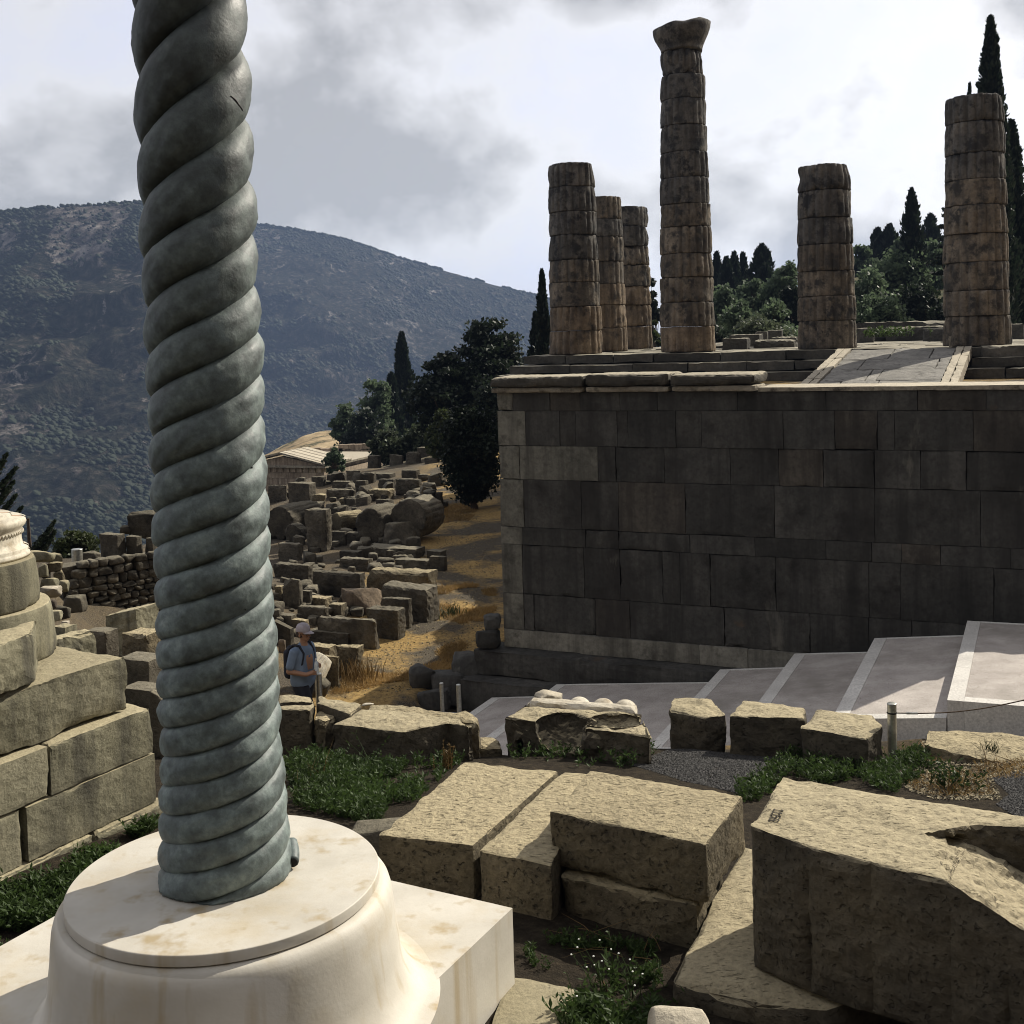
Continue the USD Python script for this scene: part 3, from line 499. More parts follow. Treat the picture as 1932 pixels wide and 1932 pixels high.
for i, (s0, za, s1, zb) in enumerate(trd):
    se = trd[i+1][0] if i+1 < len(trd) else 11.5
    if i == len(trd)-1: zb = za+.06; s1 = se
    g = lambda s: za+(zb-za)*(s-s0)/(s1-s0)
    w = .17; e = .012
    part(way, 'tread', prism4(s0+w, se-e, TN+.17, TF-.075, g(s0+w)-.004, g(se)-.004, .45), M['pink'], smooth=False)
    n2 = 2 if i else 1
    tm = (TN+TF)/2-.5
    part(way, 'nosing', prism4(s0, s0+w-.002, TN, tm-.002, g(s0), g(s0+w), .5), M['kerb'], smooth=False)
    part(way, 'nosing', prism4(s0, s0+w-.002, tm+.002, TF, g(s0), g(s0+w), .5), M['kerb'], smooth=False)
    part(way, 'kerb', prism4(s0+w, se-e, TN, TN+.166, g(s0+w)+.001, g(se)+.001, .55), M['kerb'], smooth=False)
    part(way, 'kerb', prism4(s0+w, se-e, TF-.07, TF, g(s0+w)+.001, g(se)+.001, .5), M['kerb'], smooth=False)
s0, za, _, _ = trd[0]
part(way, 'tread', prism4(s0-3.2, s0-.012, TN+.6, TF-.6, za-.26, za-.15, .4), M['pink'], smooth=False)
part(way, 'kerb', prism4(s0-3.2, s0-.012, TF-.58, TF-.46, za-.25, za-.14, .4), M['kerb'], smooth=False)

# ------------------------------------------------------------------ temple: platform, ramp, columns
ZT = ZE-0.70
c1 = at_z(1087, 668, -0.70); TT = float(np.dot(c1-O, E2))
def colpos(px, t): p = at_t(px, 660, t); return p
tem = T('temple_platform', 'stepped stone platform of the ruined temple under the standing columns', 'temple', st(4, TT+8, FORE+ZE))
S0 = s_of(c1)-1.45
hs = (ZT-(FORE+ZE))/3.0
rnd = random.Random(4)
for k in range(3):
    z1 = ZT-k*hs; z0 = z1-hs; tf = TT-1.25-k*.42; s = S0-k*.35; j = 0
    while s < 24:
        w = rnd.uniform(1.3, 2.3); e = min(s+w, 24)
        part(tem, 'step_block', rock([p[:2] for p in (st(s+.006, tf), st(e-.006, tf), st(e-.006, tf+1.9), st(s+.006, tf+1.9))], z0+.002, z1-rnd.uniform(0, .03), k*70+j, .3, .012, .05, .08, soft=0), M['steps'])
        s = e; j += 1
# flank step and paving slabs
for j in range(14):
    t0 = TT+.66+j*2.2
    part(tem, 'step_block', rock([p[:2] for p in (st(S0, t0), st(S0+1.9, t0), st(S0+1.9, t0+2.19), st(S0, t0+2.19))], ZT-hs, ZT-rnd.uniform(0, .03), 300+j, .35, .01, .05, .08, soft=0), M['steps'])
for r in range(7):
    t0 = TT+.66+r*1.75; s = S0+1.91; j = 0
    while s < 24:
        w = rnd.uniform(1.0, 2.2); e = min(s+w, 24.5)
        if rnd.random() < .93: part(tem, 'paving_slab', rock([p[:2] for p in (st(s+.01, t0+.01), st(e-.01, t0+.01), st(e-.01, t0+1.74), st(s+.01, t0+1.74))], ZT-.4, ZT-rnd.uniform(0.0, .05), 400+r*30+j, .5, .01, .04, .08, soft=0), M['steps'])
        s = e; j += 1
part(tem, 'fill', sbox(S0+.3, 24, TT+.7, TT+31, FORE+ZE-1.5, ZT-.16), M['steps'])
# ramp up to the platform
ra = [at_z(1580, 658, -.69), at_z(1832, 653, -.69)]
sa, sb = s_of(ra[0]), s_of(ra[1]); tr1 = TT-1.27; tr0 = TT-1.27-7.2
rampm = T('temple_ramp', 'broad sloping stone ramp leading up to the temple platform', 'ramp', st((sa+sb)/2, tr0, FORE+ZE))
zr0 = FORE+ZE+.02
def rz(t): return zr0+(ZT-.02-zr0)*(t-tr0)/(tr1-tr0)
def rslab(s0, s1, t0, t1, seed, mat, name, dz=0.0, label=None):
    v, f = rock([p[:2] for p in (st(s0, t0), st(s1, t0), st(s1, t1), st(s0, t1))], 0, .3, seed, .22, .006, .03, .05, soft=0)
    t = (v-O)@E2; v[:, 2] += rz(t)-.3+dz
    part(rampm, name, (v, f), mat, label=label)
edges = [0, .17, .42, .66, .83, 1.0]
rows = [0.0, .22, .47, .72, 1.0]
for i in range(len(rows)-1):
    cut = [sa+.42] + sorted(rnd.uniform(sa+.7, sb-.7) for _ in range(2)) + [sb-.42]
    if i == 3: cut = [sa+.42, sa+.42+(sb-sa)*.33, sa+.42+(sb-sa)*.62, sb-.42]
    for j in range(len(cut)-1):
        if cut[j+1]-cut[j] > .15: rslab(cut[j]+.012, cut[j+1]-.012, tr0+(tr1-tr0)*rows[i]+.012, tr0+(tr1-tr0)*rows[i+1]-.012, 600+i*9+j, M['ramp'], 'ramp_slab', -.004*((i+j) % 3))
for i in range(4):
    for a, b in ((sa, sa+.2), (sa+.21, sa+.41), (sb-.41, sb-.21), (sb-.2, sb)):
        rslab(a, b, tr0+(tr1-tr0)*i/4+.008, tr0+(tr1-tr0)*(i+1)/4-.008, 650+i, M['coping'], 'edge_block', .03)
# columns
def drum(r0, r1, z0, z1, seed, flute=.09, wear=.06, warp=0.0):
    nt, nz = 160, 12
    th = np.linspace(0, 2*np.pi, nt, endpoint=False); k = np.array([0, .02, .06, .14, .26, .4, .55, .7, .82, .92, .975, 1.0])
    TH, K = np.meshgrid(th, k); R = r0+(r1-r0)*K
    P0 = np.stack([np.cos(TH)*R, np.sin(TH)*R, z0+(z1-z0)*K], -1)
    a = fbm(P0.reshape(-1, 3)*1.15+seed*3.3, 3).reshape(TH.shape); b = fbm(P0.reshape(-1, 3)*4.5+seed*1.7, 4).reshape(TH.shape)
    fl = 1-np.abs(np.sin(TH*10))**0.7
    keep = np.clip((a-.30)*4, 0, 1)                      # where the fluting survives
    ed = np.minimum(K, 1-K)*(z1-z0)
    r = R*(1 - flute*(1-(1-fl)*1.0)*keep*.9) - wear*(1-keep)*.8 - np.exp(-ed/.022)*.012 - np.exp(-ed/.06)*wear*3.6*np.clip(b-.50, 0, 1)*2 + (b-.5)*.06*(0.6+warp)
    sd = random.Random(seed); d0 = sd.uniform(0, 6.28)
    r -= wear*2.2*np.clip(np.cos(TH-d0)-.62, 0, 1)*np.exp(-((1-K)*(z1-z0)/.35)**2)
    P = np.stack([np.cos(TH)*r, np.sin(TH)*r, P0[..., 2]], -1)
    v, f = grid_mesh(P, True)
    n = len(v); v = np.vstack([v, [0, 0, z0], [0, 0, z1]]); e = []
    for i in range(nt):
        j = (i+1) % nt; e.append([n, j, i]); e.append([n+1, (nz-1)*nt+i, (nz-1)*nt+j])
    return v, np.vstack([f, e])
def column(label, px, t, ys, r0, r1, mats, lean=0.0, cap=False, seed=0):
    p = at_t(px, ys[-1], t); p[2] = 0
    c = T('temple_column', label, 'column', (p[0], p[1], ZT), group=None)
    zs = [proj_z(px, y, p[1]) - ZT for y in ys]; zs[-1] = 0.0
    Ht = zs[0]
    for i in range(len(ys)-1):
        za, zb = zs[i+1], zs[i]
        rr = lambda z: r0+(r1-r0)*z/11.0
        sd = random.Random(seed*40+i)
        v, f = drum(rr(za), rr(zb), za+.004, zb-.004, seed*31+i, warp=1.0 if 'worn' in label else 0.3, wear=.11 if i == 0 or 'worn' in label else .05)
        v[:, 0] += sd.uniform(-.015, .015); v[:, 1] += sd.uniform(-.02, .02)
        part(c, 'drum', (v, f), M[mats[min(i, len(mats)-1)]], smooth=True, local=True)
    return c, p, zs
def proj_z(px, py, d): return at_d(px, py, d)[2]
kt, kc_, kw = 'column_top', 'column', 'column_warm'
column('broken fluted column at the temple corner, nearest the dark pines', 1087, TT, [311, 355.6, 402, 445, 492, 533.6, 579, 624, 667], .93, .70, [kt, kt, kt, kt, kc_, kc_, kw, kw], seed=1)
ct, pt, zt_ = column('tallest fluted column, the only one that keeps its capital', 1299, TT, [100, 145, 191, 240, 290, 338, 387, 430, 480, 524, 571, 616, 661], .93, .69, [kt, kt, kt, kt, kt, kt, kc_, kc_, kc_, kc_, kc_, kw], seed=2)
zc_ = zt_[0]
cv, cf = lathe([(0.001, 0), (.68, 0), (.69, .06), (.71, .13), (.78, .24), (.87, .37), (.93, .50), (.94, .58), (.86, .62), (0.001, .63)], 96)
nz_ = fbm(cv*1.6, 4)-.5; cv = cv*(1+np.stack([nz_*.16, nz_*.16, 0*nz_], 1)); cv[:, 2] += (cv[:, 2] > .55)*(fbm(cv*1.1+5, 3)-.45)*.35; cv[:, 2] += zc_
cv[:, 2] += np.clip((cv[:, 2]-zc_)/.6, 0, 1)*.28*np.clip(cv[:, 0]+.55, -.2, 1)*.5
cv[:, 2] = zc_ + (cv[:, 2]-zc_)*1.25
part(ct, 'capital', (cv, cf[:, ::-1] if False else cf), M[kt], smooth=True, local=True)
column('short broken column standing left of the temple ramp', 1560, TT-.1, [314, 362, 413, 463, 512.6, 559.4, 605, 653], .93, .70, [kt, kt, kt, kc_, kc_, kc_, kc_], seed=3)
column('tall broken column right of the ramp in front of the cypresses', 1843, TT-.2, [185, 235, 293, 342, 390, 443, 496, 549, 596, 647], .98, .74, [kt, kt, kt, kc_, kc_, kc_, kc_, kc_, kc_], seed=4)
column('middle broken column of the flank row, half hidden by the corner column', 1139, TT+4.1, [374, 416, 449, 495, 537, 576, 619, 661], .93, .70, [kc_, kt, kc_, kc_, kw, kw, kw], seed=5)
column('rearmost of the three flank columns, badly worn', 1190, TT+8.2, [392, 429, 466, 502, 541, 576, 616, 652], .93, .70, [kt, kt, kc_, kc_, kw, kw, kw], seed=6)
# ------------------------------------------------------------------ loose blocks in front
def TQ(name, quad, zr, zbot, mat, label, cat='stone block', seed=0, group=None, **kw):
    P = [at_z(x, y, zr)[:2] for x, y in quad]
    a = dict(res=.05, rough=.012, chip=.045, width=.06); a.update(kw)
    return solo(name, rock(P, ZE+zbot, ZE+zr, seed, **a), M[mat], label, cat, group)
def scoop(px, py, d, r, sc=(1, 1, 1)):
    p = at_d(px, py, d); return Manifold.sphere(r, 40).scale(sc).translate([float(v) for v in p])
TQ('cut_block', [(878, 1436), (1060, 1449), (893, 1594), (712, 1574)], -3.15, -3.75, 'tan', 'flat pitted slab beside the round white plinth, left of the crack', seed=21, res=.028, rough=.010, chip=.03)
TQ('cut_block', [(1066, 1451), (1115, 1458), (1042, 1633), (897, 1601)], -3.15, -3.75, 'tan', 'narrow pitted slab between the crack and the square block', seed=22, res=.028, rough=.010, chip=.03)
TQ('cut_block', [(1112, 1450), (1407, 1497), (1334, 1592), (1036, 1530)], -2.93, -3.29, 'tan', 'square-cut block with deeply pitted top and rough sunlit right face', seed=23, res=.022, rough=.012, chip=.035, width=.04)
P_ = [at_z(x, y, -3.29)[:2] for x, y in [(1112, 1560), (1370, 1600), (1318, 1706), (1052, 1650)]]
solo('under_block', rock(P_, ZE-3.85, ZE-3.292, 24, .05, .03, .07, .09, lump=.03), M['brown'] if 'brown' in M else M['tan'], 'brownish rough footing stone under the square-cut block', 'stone block')
big = [(1475, 1461), (1590, 1480), (1700, 1498), (1850, 1520), (2010, 1548), (2090, 1720), (1900, 1690), (1790, 1662), (1640, 1625), (1520, 1594), (1412, 1555)]
def cut(p, q, z, slope, lift=0.0, yaw=0.0):
    """A wedge that breaks the block away beyond the line p-q (pixels at height z), sloping down outwards."""
    a, b = at_z(*p, z)[:2], at_z(*q, z)[:2]; t = (b-a)/np.linalg.norm(b-a); n_ = np.array([t[1], -t[0]])
    if np.dot(n_, at_z(1990, 1640, z)[:2]-a) < 0: n_ = -n_
    m_ = (a+b)/2; dn = np.array([n_[0]*math.cos(slope), n_[1]*math.cos(slope), -math.sin(slope)]); t3 = np.array([t[0], t[1], 0]); up = np.cross(t3, dn); up = up if up[2] > 0 else -up
    cb = np.array([[i, j, k] for i in (-1.5, 1.5) for j in (-.02, 2.5) for k in (0, 2.0)])
    return Manifold.hull_points(np.array([m_[0], m_[1], ZE+z+lift]) + cb[:, :1]*t3 + cb[:, 1:2]*dn + cb[:, 2:]*up)
rb_ = [at_z(*q, -2.6)[:2] for q in ((1780, 1566), (1830, 1556), (2080, 1566))]
tor = np.array([.10, -.99])
front = Manifold.extrude(CrossSection([np.array([rb_[0]+np.array([-.3, -.1]), rb_[0], rb_[1], rb_[2], rb_[2]+np.array([.2, -2.5]), rb_[0]+np.array([-.3, -2.5])])[::-1]]), 3.0).translate([0, 0, ZE-4.2])
hb = [cut((1742, 1570), (1792, 1664), -2.60, math.radians(25)) ^ front, scoop(1800, 1588, 5.95, .07, (1.3, 1, .6)), scoop(1782, 1600, 5.9, .05, (1.5, 1, .6))]
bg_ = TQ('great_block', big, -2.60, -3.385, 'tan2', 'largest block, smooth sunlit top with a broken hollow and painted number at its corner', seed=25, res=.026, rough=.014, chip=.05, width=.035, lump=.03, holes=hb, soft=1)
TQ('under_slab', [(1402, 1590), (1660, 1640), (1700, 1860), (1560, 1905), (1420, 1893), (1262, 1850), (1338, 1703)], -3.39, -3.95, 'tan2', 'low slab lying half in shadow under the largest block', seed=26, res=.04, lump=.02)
# painted inventory number on the great block
def number_mesh():
    tm = meshkit.text_mesh('1158', .052, depth=.0012, bold=True); v, f = arr(tm)
    v[:, 0] *= .82
    a, b, up = at_z(1461, 1527, -2.598), at_z(1450, 1547, -2.598), at_z(1483, 1536, -2.598)
    u = (b-a)[:2]; u /= np.linalg.norm(u); w = np.array([-u[1], u[0]])
    if np.dot(w, (up-a)[:2]) < 0: v[:, 1] *= -1; f = f[:, ::-1]; 
    if np.dot(w, (up-a)[:2]) < 0: w = w
    o = a[:2]
    V = np.stack([o[0]+u[0]*v[:, 0]+w[0]*v[:, 1], o[1]+u[1]*v[:, 0]+w[1]*v[:, 1], np.zeros(len(v))], 1)
    gp = np.array(UsdGeom.Mesh(bg_).GetPointsAttr().Get()); base = np.array(UsdGeom.Xformable(bg_).GetOrderedXformOps()[0].Get())
    gp = gp+base; top = gp[gp[:, 2] > ZE-2.68]
    tree = scipy.spatial.cKDTree(top[:, :2]); d, i = tree.query(V[:, :2], k=6)
    V[:, 2] = top[i][:, :, 2].max(1)+.003+v[:, 2]
    return V, f
import scipy.spatial
nv, nf = number_mesh()
p_ = numbered('/World/great_block', 'painted_number'); base = np.array(UsdGeom.Xformable(bg_).GetOrderedXformOps()[0].Get())
M['ink'] = plain('black_paint', (.03, .025, .015), .8)
g_ = usdkit.mesh(stage, p_, trimesh.Trimesh(nv-base, nf, process=False), M['ink']); tag(g_.GetPrim(), 'black painted number 1158')
solo('pale_stone', boulder(at_d(1282, 1950, 4.9), (.26, .24, .16), 31, rough=.1), M['coping'], 'pale rounded stone at the bottom edge beside the weeds', 'stone')
TQ('concrete_pad', [(972, 1838), (1100, 1866), (1075, 1960), (1000, 2040), (880, 2040), (930, 1905)], -3.385, -3.6, 'grey', 'grey concrete footing slab at the plinth corner', 'slab', seed=33, rough=.004, chip=.015)
solo('dark_stone', boulder(at_z(740, 1580, -3.45), (.62, .3, .2), 34, rough=.15), M['field'], 'dark weathered stone between the weeds and the round plinth', 'stone')

# ------------------------------------------------------------------ the row along the drop to the paved way
hr = [scoop(1062, 1372, 11.25, .26, (1.0, 1.0, .9)), scoop(1160, 1362, 11.25, .20, (1.5, 1.0, .45)), scoop(985, 1400, 11.5, .16, (.5, 1, 1.2)), scoop(1130, 1395, 11.15, .15, (.8, .8, 1.0))]
TQ('carved_block', [(985, 1325), (1200, 1336), (1232, 1388), (1100, 1372), (948, 1352)], -3.74, -4.3, 'tan2', 'hollowed rugged block with deep scoops, in front of the white domed marble', seed=41, res=.035, rough=.03, chip=.08, width=.10, lump=.05, holes=hr, soft=1)
mb = T('domed_marble', 'white marble fragment with a row of rounded domes behind the hollowed block', 'marble fragment', at_d(1120, 1350, 12.3))
part(mb, 'body', rock([at_z(x, y, -3.74)[:2] for x, y in [(1000, 1318), (1205, 1334), (1200, 1345), (990, 1329)]], ZE-4.25, ZE-3.70, 42, .06, .01, .05, .05, lump=.02), M['marble'])
for px in (1093, 1138, 1180):
    c = at_d(px, 1328+(px-1136)*.06, 12.35); s = trimesh.creation.icosphere(subdivisions=3); v = np.array(s.vertices)*np.array([.12, .14, .10]); part(mb, 'dome', (v+c+np.array([0, 0, -.045]), s.faces), M['marble'])
part(mb, 'broken_end', boulder(at_d(1035, 1322, 12.3), (.3, .3, .22), 43, rough=.2), M['coping'])
TQ('rough_block', [(1268, 1311), (1345, 1312), (1374, 1346), (1330, 1352), (1258, 1336)], -3.86, -4.32, 'tan2', 'small rounded rough block standing left in the group of three', seed=44, res=.035, rough=.03, chip=.08, width=.09, lump=.06, taper=1.0, soft=2)
TQ('rough_block', [(1402, 1319), (1523, 1330), (1521, 1353), (1450, 1352), (1373, 1349)], -3.80, -4.35, 'tan2', 'squarish dark-faced block in the middle of the group of three', seed=45, res=.035, rough=.02, chip=.07, width=.08, lump=.03)
TQ('rough_block', [(1537, 1331), (1650, 1344), (1669, 1370), (1640, 1391), (1507, 1372)], -3.81, -4.35, 'tan2', 'flat-topped block with a chipped right end beside the steel post', seed=46, res=.035, rough=.02, chip=.08, width=.08, lump=.03)
TQ('rough_block', [(678, 1332), (770, 1340), (866, 1353), (893, 1367), (846, 1362), (760, 1379), (690, 1371), (622, 1363)], -3.66, -4.25, 'tan2', 'long pale-topped block with a dipping front edge above the green weeds', seed=47, res=.035, rough=.025, chip=.08, width=.08, lump=.04)
TQ('rough_block', [(700, 1324), (800, 1333), (903, 1343), (904, 1364), (800, 1352), (690, 1345)], -3.72, -4.6, 'tan', 'long narrow block just behind the pale-topped one, its right end lit', seed=48, res=.05, rough=.03, chip=.07)
TQ('rough_block', [(600, 1310), (684, 1327), (662, 1347), (596, 1325)], -3.63, -3.95, 'tan2', 'low lit slab right of the slotted block, below the standing person', seed=49, res=.05, rough=.015)
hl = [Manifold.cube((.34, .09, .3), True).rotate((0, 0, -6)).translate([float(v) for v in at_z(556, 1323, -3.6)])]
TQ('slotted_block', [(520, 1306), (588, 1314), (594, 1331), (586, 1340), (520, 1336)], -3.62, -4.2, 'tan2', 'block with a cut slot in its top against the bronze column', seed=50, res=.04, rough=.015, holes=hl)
TQ('rough_block', [(596, 1333), (618, 1334), (636, 1352), (612, 1362), (590, 1356)], -3.70, -4.2, 'tan', 'small jagged stone wedged between the slotted and pale-topped blocks', seed=51, res=.05, rough=.04, chip=.08, lump=.05)
solo('pale_chip', boulder(at_d(694, 1329.5, 12.3), (.13, .06, .03), 52), M['marble'], 'tiny white chip lying on the long narrow block', 'stone')
TQ('rough_block', [(905, 1388), (948, 1392), (946, 1412), (900, 1410)], -4.02, -4.3, 'tan', 'low buried stone between the pale-topped and hollowed blocks', seed=53, res=.05, rough=.02)
TQ('earth_bank', [(1745, 1371), (1800, 1368), (1990, 1392), (2010, 1440), (1860, 1432), (1738, 1400)], -4.03, -4.4, 'straw_rock' if 'straw_rock' in M else 'tan', 'crumbling earth-covered rock ledge right of the steel post', 'rock ledge', seed=54, res=.05, rough=.05, chip=.10, width=.14, lump=.06)
TQ('flat_rock', [(1735, 1478), (1800, 1470), (1905, 1495), (1880, 1512), (1780, 1500)], -4.0, -4.2, 'tan2', 'flat pale rock in the soil behind the largest block', 'rock', seed=55, res=.05, rough=.03, lump=.03)

# ------------------------------------------------------------------ posts and rope
def post(px, ytop, d, zb, r, label, name='steel_post'):
    p = at_d(px, ytop, d); h = p[2]-zb
    t = T(name, label, 'post', (p[0], p[1], zb))
    part(t, 'shaft', lathe([(.001, -.05), (r, -.05), (r, h-.004), (r*.97, h-.001), (.001, h-.001)], 20), M['steel'], local=True)
    part(t, 'cap', lathe([(.001, h), (r*1.02, h), (r*1.05, h+.006), (r*.9, h+.014), (.001, h+.014)], 20), M['steel'], local=True)
    return t, p
dp = 11.3
pz = hit(1682, 1440)
t1, p1 = post(1682.5, 1329, pz[1], Hg(pz[0], pz[1]), .043, 'steel post holding a rope beside the chipped flat block')
ra_ = p1 + np.array([.03, 0, -.085]); rb_ = at_d(1945, 1318, 10.6)
part(t1, 'rope_ring', lathe([(.044, -.008+p1[2]-t1.base[2]-.08), (.05, p1[2]-t1.base[2]-.08), (.044, .008+p1[2]-t1.base[2]-.08)], 20), M['dark_hole'], local=True)
k = np.linspace(0, 1, 24); rp = ra_[None]+(rb_-ra_)[None]*k[:, None]; rp[:, 2] -= .05*np.sin(np.pi*k)
M['rope'] = plain('dark_rope', (.10, .07, .045), .9)
solo('rope', tube(rp, .006, 6), M['rope'], 'thin rope running from the steel post towards the right edge', 'rope')
solo('rope_clamp', tube(rp[2:5], .011, 8), M['steel'], 'bright clamp on the rope next to the steel post', 'clamp')
q = hit(600, 1318, 15, 40); post(600.5, 1272, 17.3, Hg(at_d(600, 1300, 17.3)[0], 17.3), .05, 'steel post in front of the person and the fluted marble')
post(833, 1290, 17.6, Hg(at_d(833, 1300, 17.6)[0], 17.6), .03, 'dark steel post on the path left of the altar foot')
post(865, 1293, 17.4, Hg(at_d(865, 1300, 17.4)[0], 17.4), .035, 'pale stone-coloured post at the lower end of the paved way')
post(145, 1037, 20.0, at_d(145, 1072, 20.0)[2], .09, 'short pale bollard on top of the rubble wall at left')

# ------------------------------------------------------------------ stepped grey base at the left
pb0 = at_z(44, 1630, -3.45); pb1 = at_z(291, 1514, -3.45)
fd = (pb1-pb0)[:2]; fd /= np.linalg.norm(fd); fn = np.array([-fd[1], fd[0]])      # fn points into the wall
def bp(k, n): return pb0[:2]+fd*k+fn*n
def kpx(px, n=0.0):
    r = ray(px, 1400); o = pb0[:2]+fn*n; A_ = np.array([[r[0], -fd[0]], [r[1], -fd[1]]]); s = np.linalg.solve(A_, o); return s[1]
lb = T('stepped_base', 'grey limestone stepped base of large blocks carrying round drums at the left', 'base', (*bp(.3, .5), ZE-3.7))
K290, K245 = kpx(289), kpx(246, .09)
j1, j2 = kpx(91), kpx(38)
def bblk(k0, k1, n0, n1, z0, z1, seed, mat='grey', **kw):
    a = dict(res=.028, rough=.006, chip=.018, width=.022, soft=0); a.update(kw)
    part(lb, 'base_block', rock([bp(k0, n0), bp(k1, n0), bp(k1, n1), bp(k0, n1)], ZE+z0, ZE+z1, seed, **a), M[mat])
bblk(j1+.006, K290, 0, 1.6, -3.07, -2.72, 61); bblk(-1.2, j1-.006, .004, 1.6, -3.07, -2.725, 62)
bblk(j2+.02, K290+.01, 0, 1.6, -3.452, -3.078, 63); bblk(-1.2, j2-.02, .01, 1.6, -3.46, -3.08, 64)
bblk(-1.2, .55, -.03, 1.6, -3.8, -3.46, 65, rough=.02, chip=.05); bblk(.57, K290+.09, -.05, 1.6, -3.75, -3.458, 66, rough=.015, chip=.05)
bblk(-1.4, K245, .09, 1.05, -2.712, -2.30, 67, rough=.010, chip=.04, width=.05)
bblk(K245-.55, K245+.25, 1.08, 1.4, -2.73, -2.33, 68, rough=.03, chip=.06)
# upper course block and drums
ax = at_d(-62, 1250, 8.72)[:2]
dr = T('round_pedestal', 'stack of two weathered grey drums standing on the stepped base', 'pedestal', (*ax, ZE-2.298))
def seg_drum(r0, r1, z0, z1, seed, wear=.03):
    v, f = drum(r0, r1, z0, z1, seed, flute=0.0, wear=wear); return v, f
part(dr, 'lower_drum', seg_drum(.635, .62, .002, .40, 71), M['grey'], local=True)
part(dr, 'upper_drum', seg_drum(.565, .55, .405, .755, 72), M['grey'], local=True)
P_ = [at_z(x, y, -2.298)[:2] for x, y in [(-60, 1345), (68, 1290), (74, 1262), (-20, 1290)]]
solo('upper_block', rock(P_, ZE-2.296, ZE-1.93, 73, .03, .012, .05, .05, lump=.02), M['grey'], 'squared grey block with a chipped corner in front of the drums, on the stepped base', 'stone block')
mc = T('marble_capital', 'cream white carved marble ring with brown mended cracks on top of the drums', 'marble capital', (*ax, ZE-1.542))
pr = [(.001, .0), (.475, .0), (.48, .02), (.472, .04), (.462, .045), (.468, .065), (.455, .075), (.432, .085), (.425, .12), (.422, .165), (.428, .178), (.428, .188), (.424, .195), (.432, .215), (.452, .235), (.462, .26), (.455, .285), (.43, .297), (.36, .30), (.35, .325), (.26, .33), (.25, .35), (.001, .35)]
rnd = random.Random(9)
angs = [-2.4, -1.35, -.72, .35, 1.7]
for i in range(len(angs)):
    a0, a1 = angs[i]+.05, (angs[(i+1) % len(angs)]+(2*math.pi if i == len(angs)-1 else 0))-.05
    th = np.linspace(a0, a1, max(8, int((a1-a0)/.05)))
    Pg = np.array([[[r*math.cos(t), r*math.sin(t), z] for t in th] for r, z in pr]); v, f = grid_mesh(Pg)
    part(mc, 'fragment', (v, f), M['marble'], local=True)
M['mortar'] = plain('brown_mortar', (.30, .15, .075), .9, var=.3)
part(mc, 'mortar_fill', lathe([(.001, .004)]+[(r-.014, z) for r, z in pr[1:-1]]+[(.001, .34)], 60), M['mortar'], local=True)
for i in range(46):
    t = -2.3+i*.075
    c = np.array([.43*math.cos(t), .43*math.sin(t), .182]); s = trimesh.creation.icosphere(subdivisions=1); part(mc, 'bead', (np.array(s.vertices)*np.array([.010, .010, .013])+c, s.faces), M['marble'], local=True)

# ------------------------------------------------------------------ loose stones behind the base, rubble wall
def FB(px0, px1, y0, y1, label, depth=None, yaw=None, mat='field', seed=None, name='fallen_block', cat='stone block', d=None, chip=None, tiltz=0.0, res=None, group=None, rough=None, lump=0.0, k=.42, taper=1.0):
    """A squared block by its outline in the photograph: stands on the ground where its foot shows (or at depth d)."""
    pc = (px0+px1)/2; seed = seed if seed is not None else int(px0*7+y0)
    if d is None: b = hit(pc, y1, 14.0); d = b[1]
    zb = at_d(pc, y1, d)[2]; zt = at_d(pc, y0, d)[2]
    a = A if yaw is None else yaw
    e1 = np.array([math.cos(a), -math.sin(a)]); e2 = np.array([math.sin(a), math.cos(a)])
    W = (px1-px0)*d/FOC; xr = (PPX-pc)/FOC
    if depth is None: w = W/(abs(e1[0])-e1[1]*(-xr)+k*abs(e2[0]+xr*e2[1])); dep = k*w
    else: dep = depth; w = max(.1, (W-dep*abs(e2[0]+xr*e2[1]))/(abs(e1[0])+xr*abs(e1[1])))
    o = at_d(px0, y1, d)[:2]
    poly = [o, o+e1*w, o+e1*w+e2*dep, o+e2*dep]
    zt = zt-.02; s = max(w, zt-zb)
    zg = Hg(*(o+e1*w/2+e2*dep/2)); zlow = min(zb-.04, max(zg-.06, zb-.5))
    rs = res or max(.04, s/16)
    sr_ = random.Random(seed); m = rock(poly, zlow, zt, seed, rs, rough or sr_.uniform(.015, .04)*s, chip or sr_.uniform(.03, .11)*s, .06*s, soft=0, lump=lump, taper=taper, tilt=(tiltz*e1[0], tiltz*e1[1]))
    return solo(name, m, M[mat], label, cat, group)
def BO(px0, px1, y0, y1, label, mat='field', d=None, seed=None, rough=.22, depth=.8, name='boulder', cat='boulder'):
    pc = (px0+px1)/2
    if d is None: d = hit(pc, y1, 14.0)[1]
    W = (px1-px0)*d/FOC; Hh = (y1-y0)*d/FOC*1.12
    c = at_d(pc, (y0+y1)/2+1, d+W*depth/2); s = int(px0*5+y1) if seed is None else seed
    return solo(name, boulder(c, (W*1.08, W*depth, Hh), s, rough=rough), M[mat], label, cat)
